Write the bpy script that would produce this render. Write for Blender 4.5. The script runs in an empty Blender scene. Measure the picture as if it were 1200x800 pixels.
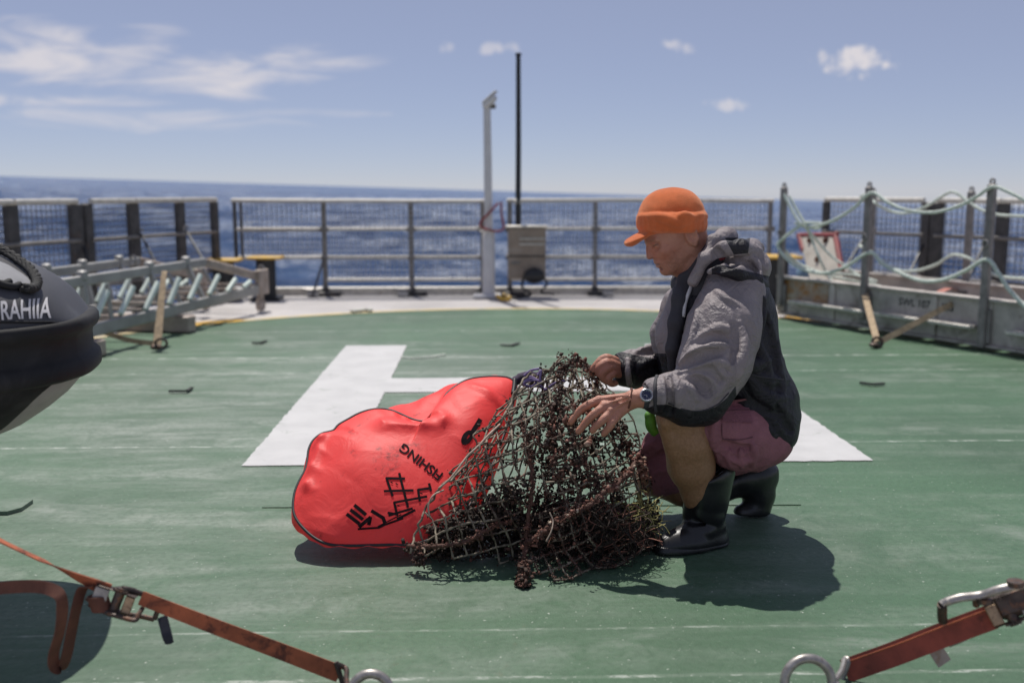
import bpy, math, random
import numpy as np
from mathutils import Vector

random.seed(7)
RNG = np.random.default_rng(11)
S = bpy.context.scene
COL = S.collection

# ------------------------------------------------------------------ camera
FPX = 1167.0                       # focal length in units of 1/1200 of the frame width
EYE = np.array([0.0, 0.0, 1.1])
PITCH, YAW = math.radians(8.58), math.radians(1.8)
cd = bpy.data.cameras.new('camera')
cam = bpy.data.objects.new('camera', cd)
COL.objects.link(cam)
cam.location = EYE
cam.rotation_euler = (math.pi / 2 - PITCH, 0, -YAW)
cd.sensor_width = 36.0
cd.lens = 36.0 * FPX / 1200.0
cd.clip_start, cd.clip_end = 0.05, 60000
cd.dof.use_dof = True
cd.dof.focus_distance = 3.05
cd.dof.aperture_fstop = 2.0
S.camera = cam

# ------------------------------------------------------------------ light
SUN = np.array([-0.14, 0.43, 1.0]); SUN /= np.linalg.norm(SUN)
SUN_EL = math.asin(SUN[2]); SUN_AZ = math.atan2(SUN[0], SUN[1])
sd = bpy.data.lights.new('sun', 'SUN')
sd.energy = 4.5
sd.angle = math.radians(0.53)
sd.color = (1.0, 0.955, 0.89)
sun = bpy.data.objects.new('sun', sd)
COL.objects.link(sun)
sun.rotation_euler = Vector(-SUN).to_track_quat('-Z', 'Y').to_euler()
sun.location = (0, 0, 20)

S.view_settings.view_transform = 'Standard'
S.view_settings.look = 'None'
S.view_settings.gamma = 1.0
S.view_settings.exposure = 0.0
S.cycles.use_denoising = True
S.cycles.max_bounces = 8
S.cycles.transparent_max_bounces = 16
S.cycles.use_adaptive_sampling = True
S.cycles.adaptive_threshold = 0.01

_f = np.array([math.sin(YAW), math.cos(YAW), 0.0]); _r = np.array([math.cos(YAW), -math.sin(YAW), 0.0])
_z = np.array([0, 0, 1.0])
FWD = _f * math.cos(PITCH) - _z * math.sin(PITCH)
UPV = _f * math.sin(PITCH) + _z * math.cos(PITCH)


def ray(px, py):
    return FWD + _r * ((px - 600) / FPX) + UPV * ((400 - py) / FPX)


def P(px, py, Y):                  # the point of the place at survey reading px, py that lies Y metres ahead
    d = ray(px, py)
    return EYE + d * (Y / d[1])


def G(px, py, z=0.0):              # the point at height z
    d = ray(px, py)
    return EYE + d * ((z - EYE[2]) / d[2])


# ------------------------------------------------------------------ node helpers
def newmat(name):
    m = bpy.data.materials.new(name)
    m.use_nodes = True
    nt = m.node_tree
    return m, nt, nt.nodes, nt.links, nt.nodes['Principled BSDF']


def nd(nt, kind, **kw):
    n = nt.nodes.new(kind)
    for k, v in kw.items():
        if k.startswith('i_'):
            key = k[2:]
            key = int(key) if key.isdigit() else key
            n.inputs[key].default_value = v
        else:
            setattr(n, k, v)
    return n


def mth(nt, op, a, b=None, c=None, clamp=False):
    n = nt.nodes.new('ShaderNodeMath')
    n.operation = op
    n.use_clamp = clamp
    for i, v in enumerate((a, b, c)):
        if v is None:
            continue
        if isinstance(v, (int, float)):
            n.inputs[i].default_value = v
        else:
            nt.links.new(v, n.inputs[i])
    return n.outputs[0]


def mixc(nt, fac, a, b, blend='MIX'):
    n = nt.nodes.new('ShaderNodeMix')
    n.data_type = 'RGBA'
    n.blend_type = blend
    for idx, v in ((0, fac), (6, a), (7, b)):
        if isinstance(v, (int, float)):
            n.inputs[idx].default_value = v
        elif isinstance(v, tuple):
            n.inputs[idx].default_value = v if len(v) == 4 else (*v, 1)
        else:
            nt.links.new(v, n.inputs[idx])
    return n.outputs[2]


def ramp(nt, fac, lo, hi, smooth=True):
    n = nt.nodes.new('ShaderNodeMapRange')
    n.interpolation_type = 'SMOOTHSTEP' if smooth else 'LINEAR'
    n.inputs[1].default_value = lo
    n.inputs[2].default_value = hi
    nt.links.new(fac, n.inputs[0])
    return n.outputs[0]


def noise(nt, vec, scale, detail=4, rough=0.55, dist=0.0, stretch=None, offset=None):
    if stretch or offset:
        mp = nt.nodes.new('ShaderNodeMapping')
        if stretch:
            mp.inputs['Scale'].default_value = stretch
        if offset:
            mp.inputs['Location'].default_value = offset
        nt.links.new(vec, mp.inputs['Vector'])
        vec = mp.outputs[0]
    n = nt.nodes.new('ShaderNodeTexNoise')
    n.inputs['Scale'].default_value = scale
    n.inputs['Detail'].default_value = detail
    n.inputs['Roughness'].default_value = rough
    n.inputs['Distortion'].default_value = dist
    nt.links.new(vec, n.inputs['Vector'])
    return n.outputs['Fac']


def bump(nt, bsdf, h, strength, dist):
    b = nt.nodes.new('ShaderNodeBump')
    b.inputs['Strength'].default_value = strength
    b.inputs['Distance'].default_value = dist
    nt.links.new(h, b.inputs['Height'])
    nt.links.new(b.outputs[0], bsdf.inputs['Normal'])
    return b


def mat(name, col, rough=0.6, metal=0.0, var=0.25, scale=12.0, wear=None, wear_at=(0.56, 0.7), wscale=9.0,
        bmp=0.0, bscale=80.0, stretch=None, spec=0.5):
    m, nt, N, L, B = newmat(name)
    tc = N.new('ShaderNodeTexCoord').outputs['Object']
    n1 = noise(nt, tc, scale, 5, 0.6, stretch=stretch)
    dark = tuple(c * (1 - var) for c in col)
    lite = tuple(min(1, c * (1 + var)) for c in col)
    c = mixc(nt, ramp(nt, n1, 0.3, 0.7), dark, lite)
    if wear:
        n2 = noise(nt, tc, wscale, 8, 0.68, dist=0.6, offset=(3.1, 1.7, 5.3))
        c = mixc(nt, ramp(nt, n2, *wear_at), c, wear)
    L.new(c, B.inputs['Base Color'])
    B.inputs['Metallic'].default_value = metal
    B.inputs['Specular IOR Level'].default_value = spec
    r = nt.nodes.new('ShaderNodeMapRange')
    r.inputs[3].default_value = max(0.03, rough - 0.12)
    r.inputs[4].default_value = min(1, rough + 0.12)
    L.new(n1, r.inputs[0])
    L.new(r.outputs[0], B.inputs['Roughness'])
    if bmp:
        bump(nt, B, noise(nt, tc, bscale, 4, 0.6), bmp, 0.004)
    return m


# ------------------------------------------------------------------ world: daylight sky with a few clouds
W = bpy.data.worlds.new('World')
S.world = W
W.use_nodes = True
wt = W.node_tree
bg = wt.nodes['Background']
sky = nd(wt, 'ShaderNodeTexSky', sky_type='NISHITA', sun_disc=False)
sky.sun_elevation = SUN_EL
sky.sun_rotation = SUN_AZ
sky.altitude = 10
sky.air_density = 0.6
sky.dust_density = 0.0
sky.ozone_density = 3.0
bg.inputs['Strength'].default_value = 0.055
dirv = wt.nodes.new('ShaderNodeTexCoord').outputs['Generated']
sep = wt.nodes.new('ShaderNodeSeparateXYZ')
wt.links.new(dirv, sep.inputs[0])
az = mth(wt, 'ARCTAN2', sep.outputs[0], sep.outputs[1])
el = mth(wt, 'ARCSINE', sep.outputs[2])


def azel(px, py):
    d = ray(px, py)
    d = d / np.linalg.norm(d)
    return math.atan2(d[0], d[1]), math.asin(d[2])


clouds = [  # centre reading, half sizes in the same units, tilt, density, wispy
    (45, 68, 125, 36, -0.08, 1.25, 1), (140, 72, 70, 30, 0.35, 1.1, 1), (275, 86, 150, 28, 0.08, 1.3, 1), (70, 119, 130, 12, 0.0, 1.2, 1),
    (150, 139, 180, 15, -0.02, 0.85, 1), (375, 133, 70, 5, 0.0, 0.4, 1),
    (1004, 72, 44, 19, -0.05, 1.5, 0), (797, 55, 22, 9, -0.3, 0.9, 0), (850, 122, 27, 8, -0.1, 0.95, 0), (583, 57, 34, 8, 0.0, 0.8, 0), (520, 55, 12, 8, 0.0, 0.5, 0),
    (-300, 60, 150, 25, 0.1, 0.9, 1), (-150, -110, 170, 30, -0.1, 0.8, 1), (1420, 100, 50, 16, 0.0, 1.2, 0), (1600, -60, 80, 24, 0.1, 1.1, 0), (500, -220, 190, 24, 0.1, 0.7, 1),
]
cmb = wt.nodes.new('ShaderNodeCombineXYZ')
wt.links.new(az, cmb.inputs[0]); wt.links.new(el, cmb.inputs[1])
n_w = noise(wt, cmb.outputs[0], 26, 8, 0.6, dist=0.8, stretch=(0.30, 1.6, 1))
n_c = noise(wt, cmb.outputs[0], 60, 8, 0.62, dist=0.3)
tot = None
for (px, py, sx, sy, tilt, dens, wispy) in clouds:
    a0, e0 = azel(px, py)
    u = mth(wt, 'SUBTRACT', az, a0); v = mth(wt, 'SUBTRACT', el, e0)
    if tilt:
        v = mth(wt, 'SUBTRACT', v, mth(wt, 'MULTIPLY', u, tilt))
    u = mth(wt, 'MULTIPLY', u, FPX / sx); v = mth(wt, 'MULTIPLY', v, FPX / sy)
    rr = mth(wt, 'ADD', mth(wt, 'MULTIPLY', u, u), mth(wt, 'MULTIPLY', v, v))
    m_ = mth(wt, 'SUBTRACT', 1.0, rr)                      # 1 at the centre, 0 at the rim
    nn = mth(wt, 'MULTIPLY', mth(wt, 'SUBTRACT', n_w if wispy else n_c, 0.47 if wispy else 0.5), 4.0 if wispy else 3.6)
    m_ = mth(wt, 'MULTIPLY', ramp(wt, mth(wt, 'ADD', mth(wt, 'MULTIPLY', m_, 0.8), nn), 0.1, 1.35 if wispy else 1.0), dens * (0.62 if wispy else 0.62))
    m_ = mth(wt, 'MULTIPLY', m_, ramp(wt, rr, 2.2, 0.9))
    tot = m_ if tot is None else mth(wt, 'MAXIMUM', tot, m_)
tot = mth(wt, 'MINIMUM', tot, 0.85)
skyc = mixc(wt, 0.30, sky.outputs[0], (4.6, 5.0, 6.6))
skyc = mixc(wt, 1.0, skyc, (1.50, 1.36, 1.42), 'MULTIPLY')
skyc = mixc(wt, 0.24, skyc, (9.6, 10.6, 12.9))
skyc = mixc(wt, tot, skyc, (13.8, 13.0, 13.2))
wt.links.new(skyc, bg.inputs['Color'])

# ------------------------------------------------------------------ mesh building
ORG = {}


class MB:
    def __init__(s):
        s.v = []; s.f = []; s.n = 0

    def add(s, v, f):
        v = np.asarray(v, float).reshape(-1, 3)
        o = s.n
        s.v.append(v)
        s.f.extend([tuple(int(i) + o for i in q) for q in f])
        s.n += len(v)
        return s

    def box(s, c, size, R=None, bev=0.0):
        hx, hy, hz = [x / 2 for x in size]
        if bev <= 0:
            v = np.array([[x, y, z] for x in (-hx, hx) for y in (-hy, hy) for z in (-hz, hz)])
            f = [(0, 1, 3, 2), (4, 6, 7, 5), (0, 4, 5, 1), (2, 3, 7, 6), (0, 2, 6, 4), (1, 5, 7, 3)]
        else:
            b = min(bev, hx * .9, hy * .9, hz * .9)
            ring = []
            for (zz, ins) in ((-hz, b), (-hz + b, 0), (hz - b, 0), (hz, b)):
                x, y = hx - ins, hy - ins
                for (sx, sy, t) in ((1, -1, 0), (1, -1, 1), (1, 1, 0), (1, 1, 1), (-1, 1, 0), (-1, 1, 1), (-1, -1, 0), (-1, -1, 1)):
                    first = (sx * sy < 0)
                    if first:
                        p = (sx * (x - b), sy * y) if t == 0 else (sx * x, sy * (y - b))
                    else:
                        p = (sx * x, sy * (y - b)) if t == 0 else (sx * (x - b), sy * y)
                    ring.append((p[0], p[1], zz))
            v = np.array(ring)
            f = []
            for k in range(3):
                for i in range(8):
                    j = (i + 1) % 8
                    f.append((k * 8 + i, k * 8 + j, k * 8 + 8 + j, k * 8 + 8 + i))
            f.append(tuple(range(7, -1, -1))); f.append(tuple(range(24, 32)))
        if R is not None:
            v = v @ np.asarray(R).T
        return s.add(v + np.asarray(c), f)

    def beam(s, a, b, w, h, up=(0, 0, 1), bev=0.0):
        """a bar from a to b, w wide and h high"""
        a = np.asarray(a, float); b = np.asarray(b, float)
        x = b - a; L = np.linalg.norm(x); x /= L
        u = np.asarray(up, float); y = np.cross(u, x)
        if np.linalg.norm(y) < 1e-6:
            y = np.cross((0, 1, 0), x)
        y /= np.linalg.norm(y); z = np.cross(x, y)
        R = np.stack([x, y, z], 1)
        return s.box((a + b) / 2, (L, w, h), R, bev)

    def tube(s, pts, r, sides=8, cap=True, closed=False):
        p = np.asarray(pts, float); n = len(p)
        r = np.broadcast_to(np.asarray(r, float), (n,))
        t = np.gradient(p, axis=0) if not closed else (np.roll(p, -1, 0) - np.roll(p, 1, 0))
        t /= np.linalg.norm(t, axis=1)[:, None] + 1e-12
        ref = np.array([0, 0, 1.0]) if abs(t[0][2]) < 0.9 else np.array([1.0, 0, 0])
        nrm = np.cross(t[0], ref); nrm /= np.linalg.norm(nrm)
        ang = np.arange(sides) * 2 * math.pi / sides
        vs = []
        for i in range(n):
            nrm = nrm - t[i] * np.dot(nrm, t[i]); nrm /= np.linalg.norm(nrm) + 1e-12
            bn = np.cross(t[i], nrm)
            vs.append(p[i] + r[i] * (np.cos(ang)[:, None] * nrm + np.sin(ang)[:, None] * bn))
        f = []
        m = n if closed else n - 1
        for i in range(m):
            k = (i + 1) % n
            for j in range(sides):
                q = (j + 1) % sides
                f.append((i * sides + j, i * sides + q, k * sides + q, k * sides + j))
        if cap and not closed:
            f.append(tuple(range(sides - 1, -1, -1)))
            f.append(tuple((n - 1) * sides + j for j in range(sides)))
        return s.add(np.concatenate(vs), f)

    def ribbon(s, pts, wdir, w, th=0.003):
        p = np.asarray(pts, float); n = len(p)
        wd = np.asarray(wdir, float)
        if wd.ndim == 1:
            wd = np.tile(wd, (n, 1))
        w = np.broadcast_to(np.asarray(w, float), (n,))
        t = np.gradient(p, axis=0); t /= np.linalg.norm(t, axis=1)[:, None]
        wd = wd - t * np.sum(wd * t, 1)[:, None]; wd /= np.linalg.norm(wd, axis=1)[:, None]
        nn = np.cross(t, wd)
        v = []
        for i in range(n):
            a = wd[i] * w[i] / 2; b = nn[i] * th / 2
            v += [p[i] - a - b, p[i] + a - b, p[i] + a + b, p[i] - a + b]
        f = []
        for i in range(n - 1):
            for j in range(4):
                q = (j + 1) % 4
                f.append((i * 4 + j, i * 4 + q, i * 4 + 4 + q, i * 4 + 4 + j))
        f += [(3, 2, 1, 0), tuple((n - 1) * 4 + j for j in range(4))]
        return s.add(v, f)

    def grid(s, A, flip=False):
        A = np.asarray(A); nu, nv = A.shape[:2]
        f = []
        for i in range(nu - 1):
            for j in range(nv - 1):
                q = (i * nv + j, (i + 1) * nv + j, (i + 1) * nv + j + 1, i * nv + j + 1)
                f.append(q[::-1] if flip else q)
        return s.add(A.reshape(-1, 3), f)

    def cyl(s, a, b, r, sides=14, r2=None):
        return s.tube([a, b], [r, r if r2 is None else r2], sides)

    def prism(s, poly, z0, z1):
        n = len(poly)
        v = [(x, y, z0) for x, y in poly] + [(x, y, z1) for x, y in poly]
        f = [tuple(range(n - 1, -1, -1)), tuple(range(n, 2 * n))]
        f += [(i, (i + 1) % n, n + (i + 1) % n, n + i) for i in range(n)]
        return s.add(v, f)

    def ball(s, c, r, sub=1, jit=0.0):
        v, f = ICO[sub]
        q = v * (1 + (RNG.random((len(v), 1)) - 0.5) * 2 * jit) if jit else v
        return s.add(q * np.asarray(r) + np.asarray(c), f)


def _ico(sub):
    import bmesh
    bm = bmesh.new()
    bmesh.ops.create_icosphere(bm, subdivisions=sub, radius=1)
    v = np.array([q.co[:] for q in bm.verts]); f = [tuple(x.index for x in q.verts) for q in bm.faces]
    bm.free()
    return v, f


ICO = {k: _ico(k) for k in (1, 2, 3)}


def make(name, verts, faces, m, parent=None, smooth=True, attrs=None):
    o3 = ORG.get(parent.name, np.zeros(3)) if parent else np.zeros(3)
    me = bpy.data.meshes.new(name)
    v = np.asarray(verts, float) - o3
    if isinstance(faces, np.ndarray):
        nf, k = faces.shape
        me.vertices.add(len(v)); me.vertices.foreach_set('co', v.astype(np.float32).ravel())
        me.loops.add(nf * k); me.loops.foreach_set('vertex_index', faces.astype(np.int32).ravel())
        me.polygons.add(nf); me.polygons.foreach_set('loop_start', np.arange(0, nf * k, k, dtype=np.int32))
        me.update(calc_edges=True)
    else:
        me.from_pydata(v.tolist(), [], faces)
        me.update()
    if attrs:
        for an, av in attrs.items():
            at = me.attributes.new(an, 'FLOAT', 'POINT')
            at.data.foreach_set('value', np.asarray(av, np.float32))
    if m:
        me.materials.append(m)
    if smooth is True:
        me.polygons.foreach_set('use_smooth', np.ones(len(me.polygons), bool))
    elif isinstance(smooth, (int, float)) and smooth:
        me.polygons.foreach_set('use_smooth', np.ones(len(me.polygons), bool))
        me.set_sharp_from_angle(angle=math.radians(smooth))
    me.validate()
    o = bpy.data.objects.new(name, me)
    COL.objects.link(o)
    if parent:
        o.parent = parent
    ORG[o.name] = o3
    return o


def part(name, mb, m, parent, smooth=40, label=None, kind=None, attrs=None):
    o = make(name, np.concatenate(mb.v), mb.f, m, parent, smooth, attrs)
    if label: o['label'] = label
    if kind: o['kind'] = kind
    return o


def tag(o, label, cat, group=None, kind=None):
    o['label'] = label; o['category'] = cat
    if group: o['group'] = group
    if kind: o['kind'] = kind
    return o


def thing(name, label, cat, loc, group=None):
    o = bpy.data.objects.new(name, None)
    COL.objects.link(o)
    o.location = [float(x) for x in loc]
    o.empty_display_size = 0.1
    ORG[o.name] = np.array(loc, float)
    return tag(o, label, cat, group)


def struct(name, mb, m, smooth=40, label=None):
    o = make(name, np.concatenate(mb.v), mb.f, m, None, smooth)
    o['kind'] = 'structure'
    if label: o['label'] = label
    return o


def spline(pts, n=8):
    """Catmull-Rom through pts"""
    p = np.asarray(pts, float)
    q = np.vstack([2 * p[0] - p[1], p, 2 * p[-1] - p[-2]])
    out = []
    for i in range(1, len(q) - 2):
        for t in np.arange(n) / n:
            a, b, c, d = q[i - 1], q[i], q[i + 1], q[i + 2]
            out.append(0.5 * (2 * b + (c - a) * t + (2 * a - 5 * b + 4 * c - d) * t * t + (3 * b - a - 3 * c + d) * t ** 3))
    out.append(p[-1])
    return np.array(out)


def text_mesh(body, size=1.0, extrude=0.0, bold=0.0, cuts=0):
    cu = bpy.data.curves.new('lettering', 'FONT')
    cu.body = body; cu.size = size; cu.extrude = extrude
    cu.offset = bold
    cu.align_x = 'LEFT'; cu.resolution_u = 4
    ob = bpy.data.objects.new('lettering', cu)
    COL.objects.link(ob)
    dg = bpy.context.evaluated_depsgraph_get()
    me = ob.evaluated_get(dg).to_mesh()
    v = np.array([q.co[:] for q in me.vertices]); f = [tuple(p.vertices) for p in me.polygons]
    ob.evaluated_get(dg).to_mesh_clear()
    bpy.data.objects.remove(ob); bpy.data.curves.remove(cu)
    if cuts:                                   # finer faces, so that the print can follow a curved surface
        import bmesh
        bm = bmesh.new()
        vs = [bm.verts.new(q) for q in v]
        for q in f:
            try: bm.faces.new([vs[i] for i in q])
            except ValueError: pass
        bmesh.ops.remove_doubles(bm, verts=bm.verts[:], dist=1e-6)
        bmesh.ops.triangulate(bm, faces=bm.faces[:])
        for _ in range(cuts):
            long_ = [e for e in bm.edges if e.calc_length() > size * 0.16]
            if long_:
                bmesh.ops.subdivide_edges(bm, edges=long_, cuts=1)
                bmesh.ops.triangulate(bm, faces=bm.faces[:])
        bm.verts.index_update()
        v = np.array([q.co[:] for q in bm.verts]); f = [tuple(x.index for x in q.verts) for q in bm.faces]
        bm.free()
    return v, f


def strokes2d(lines, w):
    """flat pen strokes in a plane: list of polylines -> verts (x, y), faces"""
    V, F = [], []
    for ln in lines:
        for a, b in zip(ln[:-1], ln[1:]):
            a = np.array(a, float); b = np.array(b, float)
            d = b - a; L = np.linalg.norm(d); d /= L
            n = np.array([-d[1], d[0]]) * w / 2
            k = max(1, int(L / 6))
            o = len(V)
            for i in range(k + 1):
                c = a + (b - a) * i / k + (d * w * 0.25 if i == k else -d * w * 0.25 if i == 0 else 0)
                V += [c - n, c + n]
            F += [(o + 2 * i, o + 2 * i + 1, o + 2 * i + 3, o + 2 * i + 2) for i in range(k)]
    return np.array(V), F
# ==PART2==
# ================================================================== materials
def deck_mat(name, base, worn, spec=0.36):
    m, nt, N, L, B = newmat(name)
    tc = N.new('ShaderNodeTexCoord').outputs['Object']
    big = noise(nt, tc, 0.9, 6, 0.6, dist=0.5)
    streak = noise(nt, tc, 3.0, 8, 0.66, dist=0.4, stretch=(0.16, 1.6, 1))
    fine = noise(nt, tc, 55, 6, 0.7)
    mid = noise(nt, tc, 7, 7, 0.68, dist=0.8)
    c = mixc(nt, ramp(nt, big, 0.3, 0.72), tuple(x * 0.82 for x in base), tuple(x * 1.14 for x in base))
    # salt and chalking: pale brushed streaks lying across the deck
    area = nt.nodes.new('ShaderNodeVectorMath'); area.operation = 'DISTANCE'
    mp = nt.nodes.new('ShaderNodeMapping'); mp.inputs['Scale'].default_value = (1.0, 0.62, 1); L.new(tc, mp.inputs['Vector'])
    L.new(mp.outputs[0], area.inputs[0]); area.inputs[1].default_value = (-1.0, 3.1, 0)
    wk = ramp(nt, mth(nt, 'ADD', area.outputs['Value'], mth(nt, 'MULTIPLY', mth(nt, 'SUBTRACT', big, 0.5), 2.2)), 2.45, 0.3)
    s1 = mth(nt, 'MULTIPLY', ramp(nt, streak, 0.40, 0.70), ramp(nt, mid, 0.30, 0.66))
    c = mixc(nt, mth(nt, 'MULTIPLY', s1, mth(nt, 'ADD', 0.30, mth(nt, 'MULTIPLY', wk, 0.40))), c, worn)
    film = mth(nt, 'MULTIPLY', wk, mth(nt, 'ADD', 0.10, mth(nt, 'MULTIPLY', ramp(nt, noise(nt, tc, 5, 8, 0.7, dist=1.0, stretch=(0.4, 1.5, 1)), 0.35, 0.75), 0.42)))
    c = mixc(nt, film, c, worn)
    patch = mth(nt, 'MULTIPLY', ramp(nt, noise(nt, tc, 1.5, 7, 0.62, dist=1.2, stretch=(0.55, 1.25, 1), offset=(2.7, 0.9, 0)), 0.56, 0.74), ramp(nt, fine, 0.25, 0.7))
    c = mixc(nt, mth(nt, 'MULTIPLY', patch, 0.62), c, worn)
    # grit, scuffs, specks
    c = mixc(nt, mth(nt, 'MULTIPLY', ramp(nt, fine, 0.40, 0.72), 0.42), c, tuple(x * 0.55 for x in base))
    pale = ramp(nt, noise(nt, tc, 95, 2, 0.5, offset=(9, 4, 0)), 0.715, 0.76)
    c = mixc(nt, mth(nt, 'MULTIPLY', pale, 0.55), c, (0.62, 0.64, 0.58))
    brown = mth(nt, 'MULTIPLY', ramp(nt, noise(nt, tc, 2.2, 6, 0.7, dist=0.9, offset=(5.2, 8.8, 0)), 0.6, 0.78), ramp(nt, noise(nt, tc, 22, 5, 0.7), 0.5, 0.72))
    c = mixc(nt, mth(nt, 'MULTIPLY', brown, 0.75), c, (0.16, 0.12, 0.07))
    # chipped paint along the weld seams that run athwart the deck
    sp = nt.nodes.new('ShaderNodeSeparateXYZ'); L.new(tc, sp.inputs[0])
    wob = mth(nt, 'MULTIPLY', mth(nt, 'SUBTRACT', noise(nt, tc, 1.3, 3), 0.5), 0.02)
    yy = mth(nt, 'ADD', sp.outputs[1], wob)
    chips = noise(nt, tc, 26, 5, 0.75, stretch=(0.35, 1, 1), offset=(0, 3.3, 0))
    for y0, wdt, k in ((2.146, 0.006, 0.42), (2.40, 0.005, 0.26), (4.275, 0.007, 0.7), (6.05, 0.010, 0.5), (6.62, 0.014, 0.7), (7.9, 0.014, 0.4)):
        ln = ramp(nt, mth(nt, 'ABSOLUTE', mth(nt, 'SUBTRACT', yy, y0)), wdt * 1.8, wdt * 0.5)
        ln = mth(nt, 'MULTIPLY', ln, mth(nt, 'ADD', 0.16, mth(nt, 'MULTIPLY', ramp(nt, chips, 0.50, 0.6), 1.0)))
        c = mixc(nt, mth(nt, 'MULTIPLY', ln, k), c, (0.6, 0.62, 0.57))
    L.new(c, B.inputs['Base Color'])
    r = nt.nodes.new('ShaderNodeMapRange'); r.inputs[3].default_value = 0.42; r.inputs[4].default_value = 0.68
    L.new(mid, r.inputs[0]); L.new(r.outputs[0], B.inputs['Roughness'])
    B.inputs['Specular IOR Level'].default_value = spec
    h = mth(nt, 'ADD', mth(nt, 'MULTIPLY', fine, 1.0), mth(nt, 'MULTIPLY', noise(nt, tc, 260, 3, 0.6), 0.6))
    bump(nt, B, h, 0.55, 0.005)
    return m


M = {}
M['deck_green'] = deck_mat('deck_green', (0.060, 0.126, 0.068), (0.35, 0.375, 0.335))
M['deck_grey'] = deck_mat('deck_grey', (0.47, 0.445, 0.43), (0.60, 0.575, 0.56))
M['white_paint'] = mat('white_paint', (0.485, 0.48, 0.475), 0.6, var=0.06, scale=5, wear=(0.30, 0.33, 0.29), wear_at=(0.57, 0.75), wscale=11, bmp=0.25, bscale=120)
M['yellow_paint'] = mat('yellow_paint', (0.62, 0.36, 0.03), 0.6, var=0.1, scale=8, wear=(0.42, 0.36, 0.25), wear_at=(0.45, 0.7), wscale=12)
M['yellow_pale'] = mat('yellow_pale', (0.60, 0.47, 0.22), 0.6, var=0.1, scale=8, wear=(0.45, 0.43, 0.38), wear_at=(0.42, 0.7), wscale=8)
M['galv'] = mat('galvanised_rail', (0.55, 0.52, 0.47), 0.5, 0.15, var=0.2, scale=25, wear=(0.25, 0.17, 0.11), wear_at=(0.60, 0.75), wscale=14)
M['post'] = mat('weathered_post', (0.20, 0.185, 0.17), 0.6, 0.2, var=0.3, scale=18, wear=(0.16, 0.09, 0.06), wear_at=(0.58, 0.72), wscale=11)
M['dark_post'] = mat('dark_post', (0.075, 0.070, 0.068), 0.6, 0.2, var=0.3, scale=14, wear=(0.13, 0.085, 0.06), wear_at=(0.58, 0.75))
M['netwire'] = mat('fence_net', (0.34, 0.34, 0.36), 0.7, 0.0, var=0.3)
M['quarter_net'] = mat('quarter_net', (0.20, 0.19, 0.19), 0.6, 0.1, var=0.3)
M['black'] = mat('black_steel', (0.018, 0.018, 0.02), 0.5, var=0.3, wear=(0.07, 0.05, 0.04), wear_at=(0.62, 0.8))
M['mast_white'] = mat('mast_white', (0.62, 0.60, 0.60), 0.5, var=0.06, scale=8, wear=(0.4, 0.33, 0.27), wear_at=(0.62, 0.8))
M['box_grey'] = mat('box_grey', (0.27, 0.215, 0.170), 0.6, var=0.15, scale=6, wear=(0.33, 0.29, 0.25), wear_at=(0.5, 0.75))
M['alu'] = mat('weathered_aluminium', (0.46, 0.42, 0.385), 0.55, 0.1, var=0.2, scale=6, wear=(0.19, 0.165, 0.14), wear_at=(0.5, 0.72), wscale=5, bmp=0.15, bscale=60)
M['alu_rust'] = mat('stained_aluminium', (0.36, 0.31, 0.25), 0.55, 0.25, var=0.2, scale=6, wear=(0.33, 0.16, 0.05), wear_at=(0.44, 0.62), wscale=4)
M['alu_post'] = mat('stanchion_aluminium', (0.23, 0.21, 0.20), 0.55, 0.15, var=0.25, scale=14)
M['gw_grey'] = mat('gangway_grey', (0.31, 0.305, 0.295), 0.5, 0.2, var=0.15, scale=7, wear=(0.30, 0.22, 0.17), wear_at=(0.58, 0.75), wscale=6)
M['gw_mint'] = mat('gangway_mint', (0.58, 0.66, 0.60), 0.5, 0.05, var=0.12, scale=9, wear=(0.3, 0.26, 0.2), wear_at=(0.66, 0.82))
M['gw_worn'] = mat('gangway_worn', (0.36, 0.30, 0.26), 0.6, 0.1, var=0.2, scale=9, wear=(0.26, 0.16, 0.09), wear_at=(0.52, 0.72))
M['mint_rope'] = mat('mint_rope', (0.56, 0.62, 0.55), 0.8, var=0.3, scale=60, bmp=0.5, bscale=240)
M['tan_web'] = mat('tan_webbing', (0.36, 0.27, 0.17), 0.85, var=0.25, scale=30, bmp=0.3, bscale=300)
M['pink_web'] = mat('faded_red_webbing', (0.42, 0.17, 0.13), 0.85, var=0.25, scale=30)
M['rubber'] = mat('black_rubber', (0.018, 0.018, 0.019), 0.68, var=0.25, scale=10, wear=(0.05, 0.048, 0.05), wear_at=(0.5, 0.8), wscale=6, bmp=0.1, bscale=90, spec=0.25)
M['tube_grey'] = mat('tube_fabric', (0.050, 0.050, 0.056), 0.55, var=0.15, scale=9, wear=(0.12, 0.12, 0.125), wear_at=(0.55, 0.8), wscale=5, bmp=0.25, bscale=300)
M['patch_grey'] = mat('patch_grey', (0.22, 0.22, 0.23), 0.6, var=0.15, scale=15)
M['hull_grey'] = mat('hull_grey', (0.31, 0.30, 0.285), 0.65, var=0.12, scale=7, wear=(0.06, 0.06, 0.06), wear_at=(0.55, 0.75), wscale=10)
M['letter_white'] = mat('lettering_white', (0.62, 0.60, 0.60), 0.6, var=0.1, scale=25, wear=(0.34, 0.22, 0.23), wear_at=(0.6, 0.75), wscale=40)
M['black_rope'] = mat('black_rope', (0.02, 0.02, 0.02), 0.8, var=0.3, scale=50, wear=(0.34, 0.30, 0.25), wear_at=(0.62, 0.7), wscale=120, bmp=0.6, bscale=200)
M['orange_web'] = mat('orange_webbing', (0.36, 0.100, 0.044), 0.8, var=0.25, scale=14, wear=(0.10, 0.03, 0.018), wear_at=(0.48, 0.66), wscale=20, stretch=(1, 1, 1), bmp=0.4, bscale=420)
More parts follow.
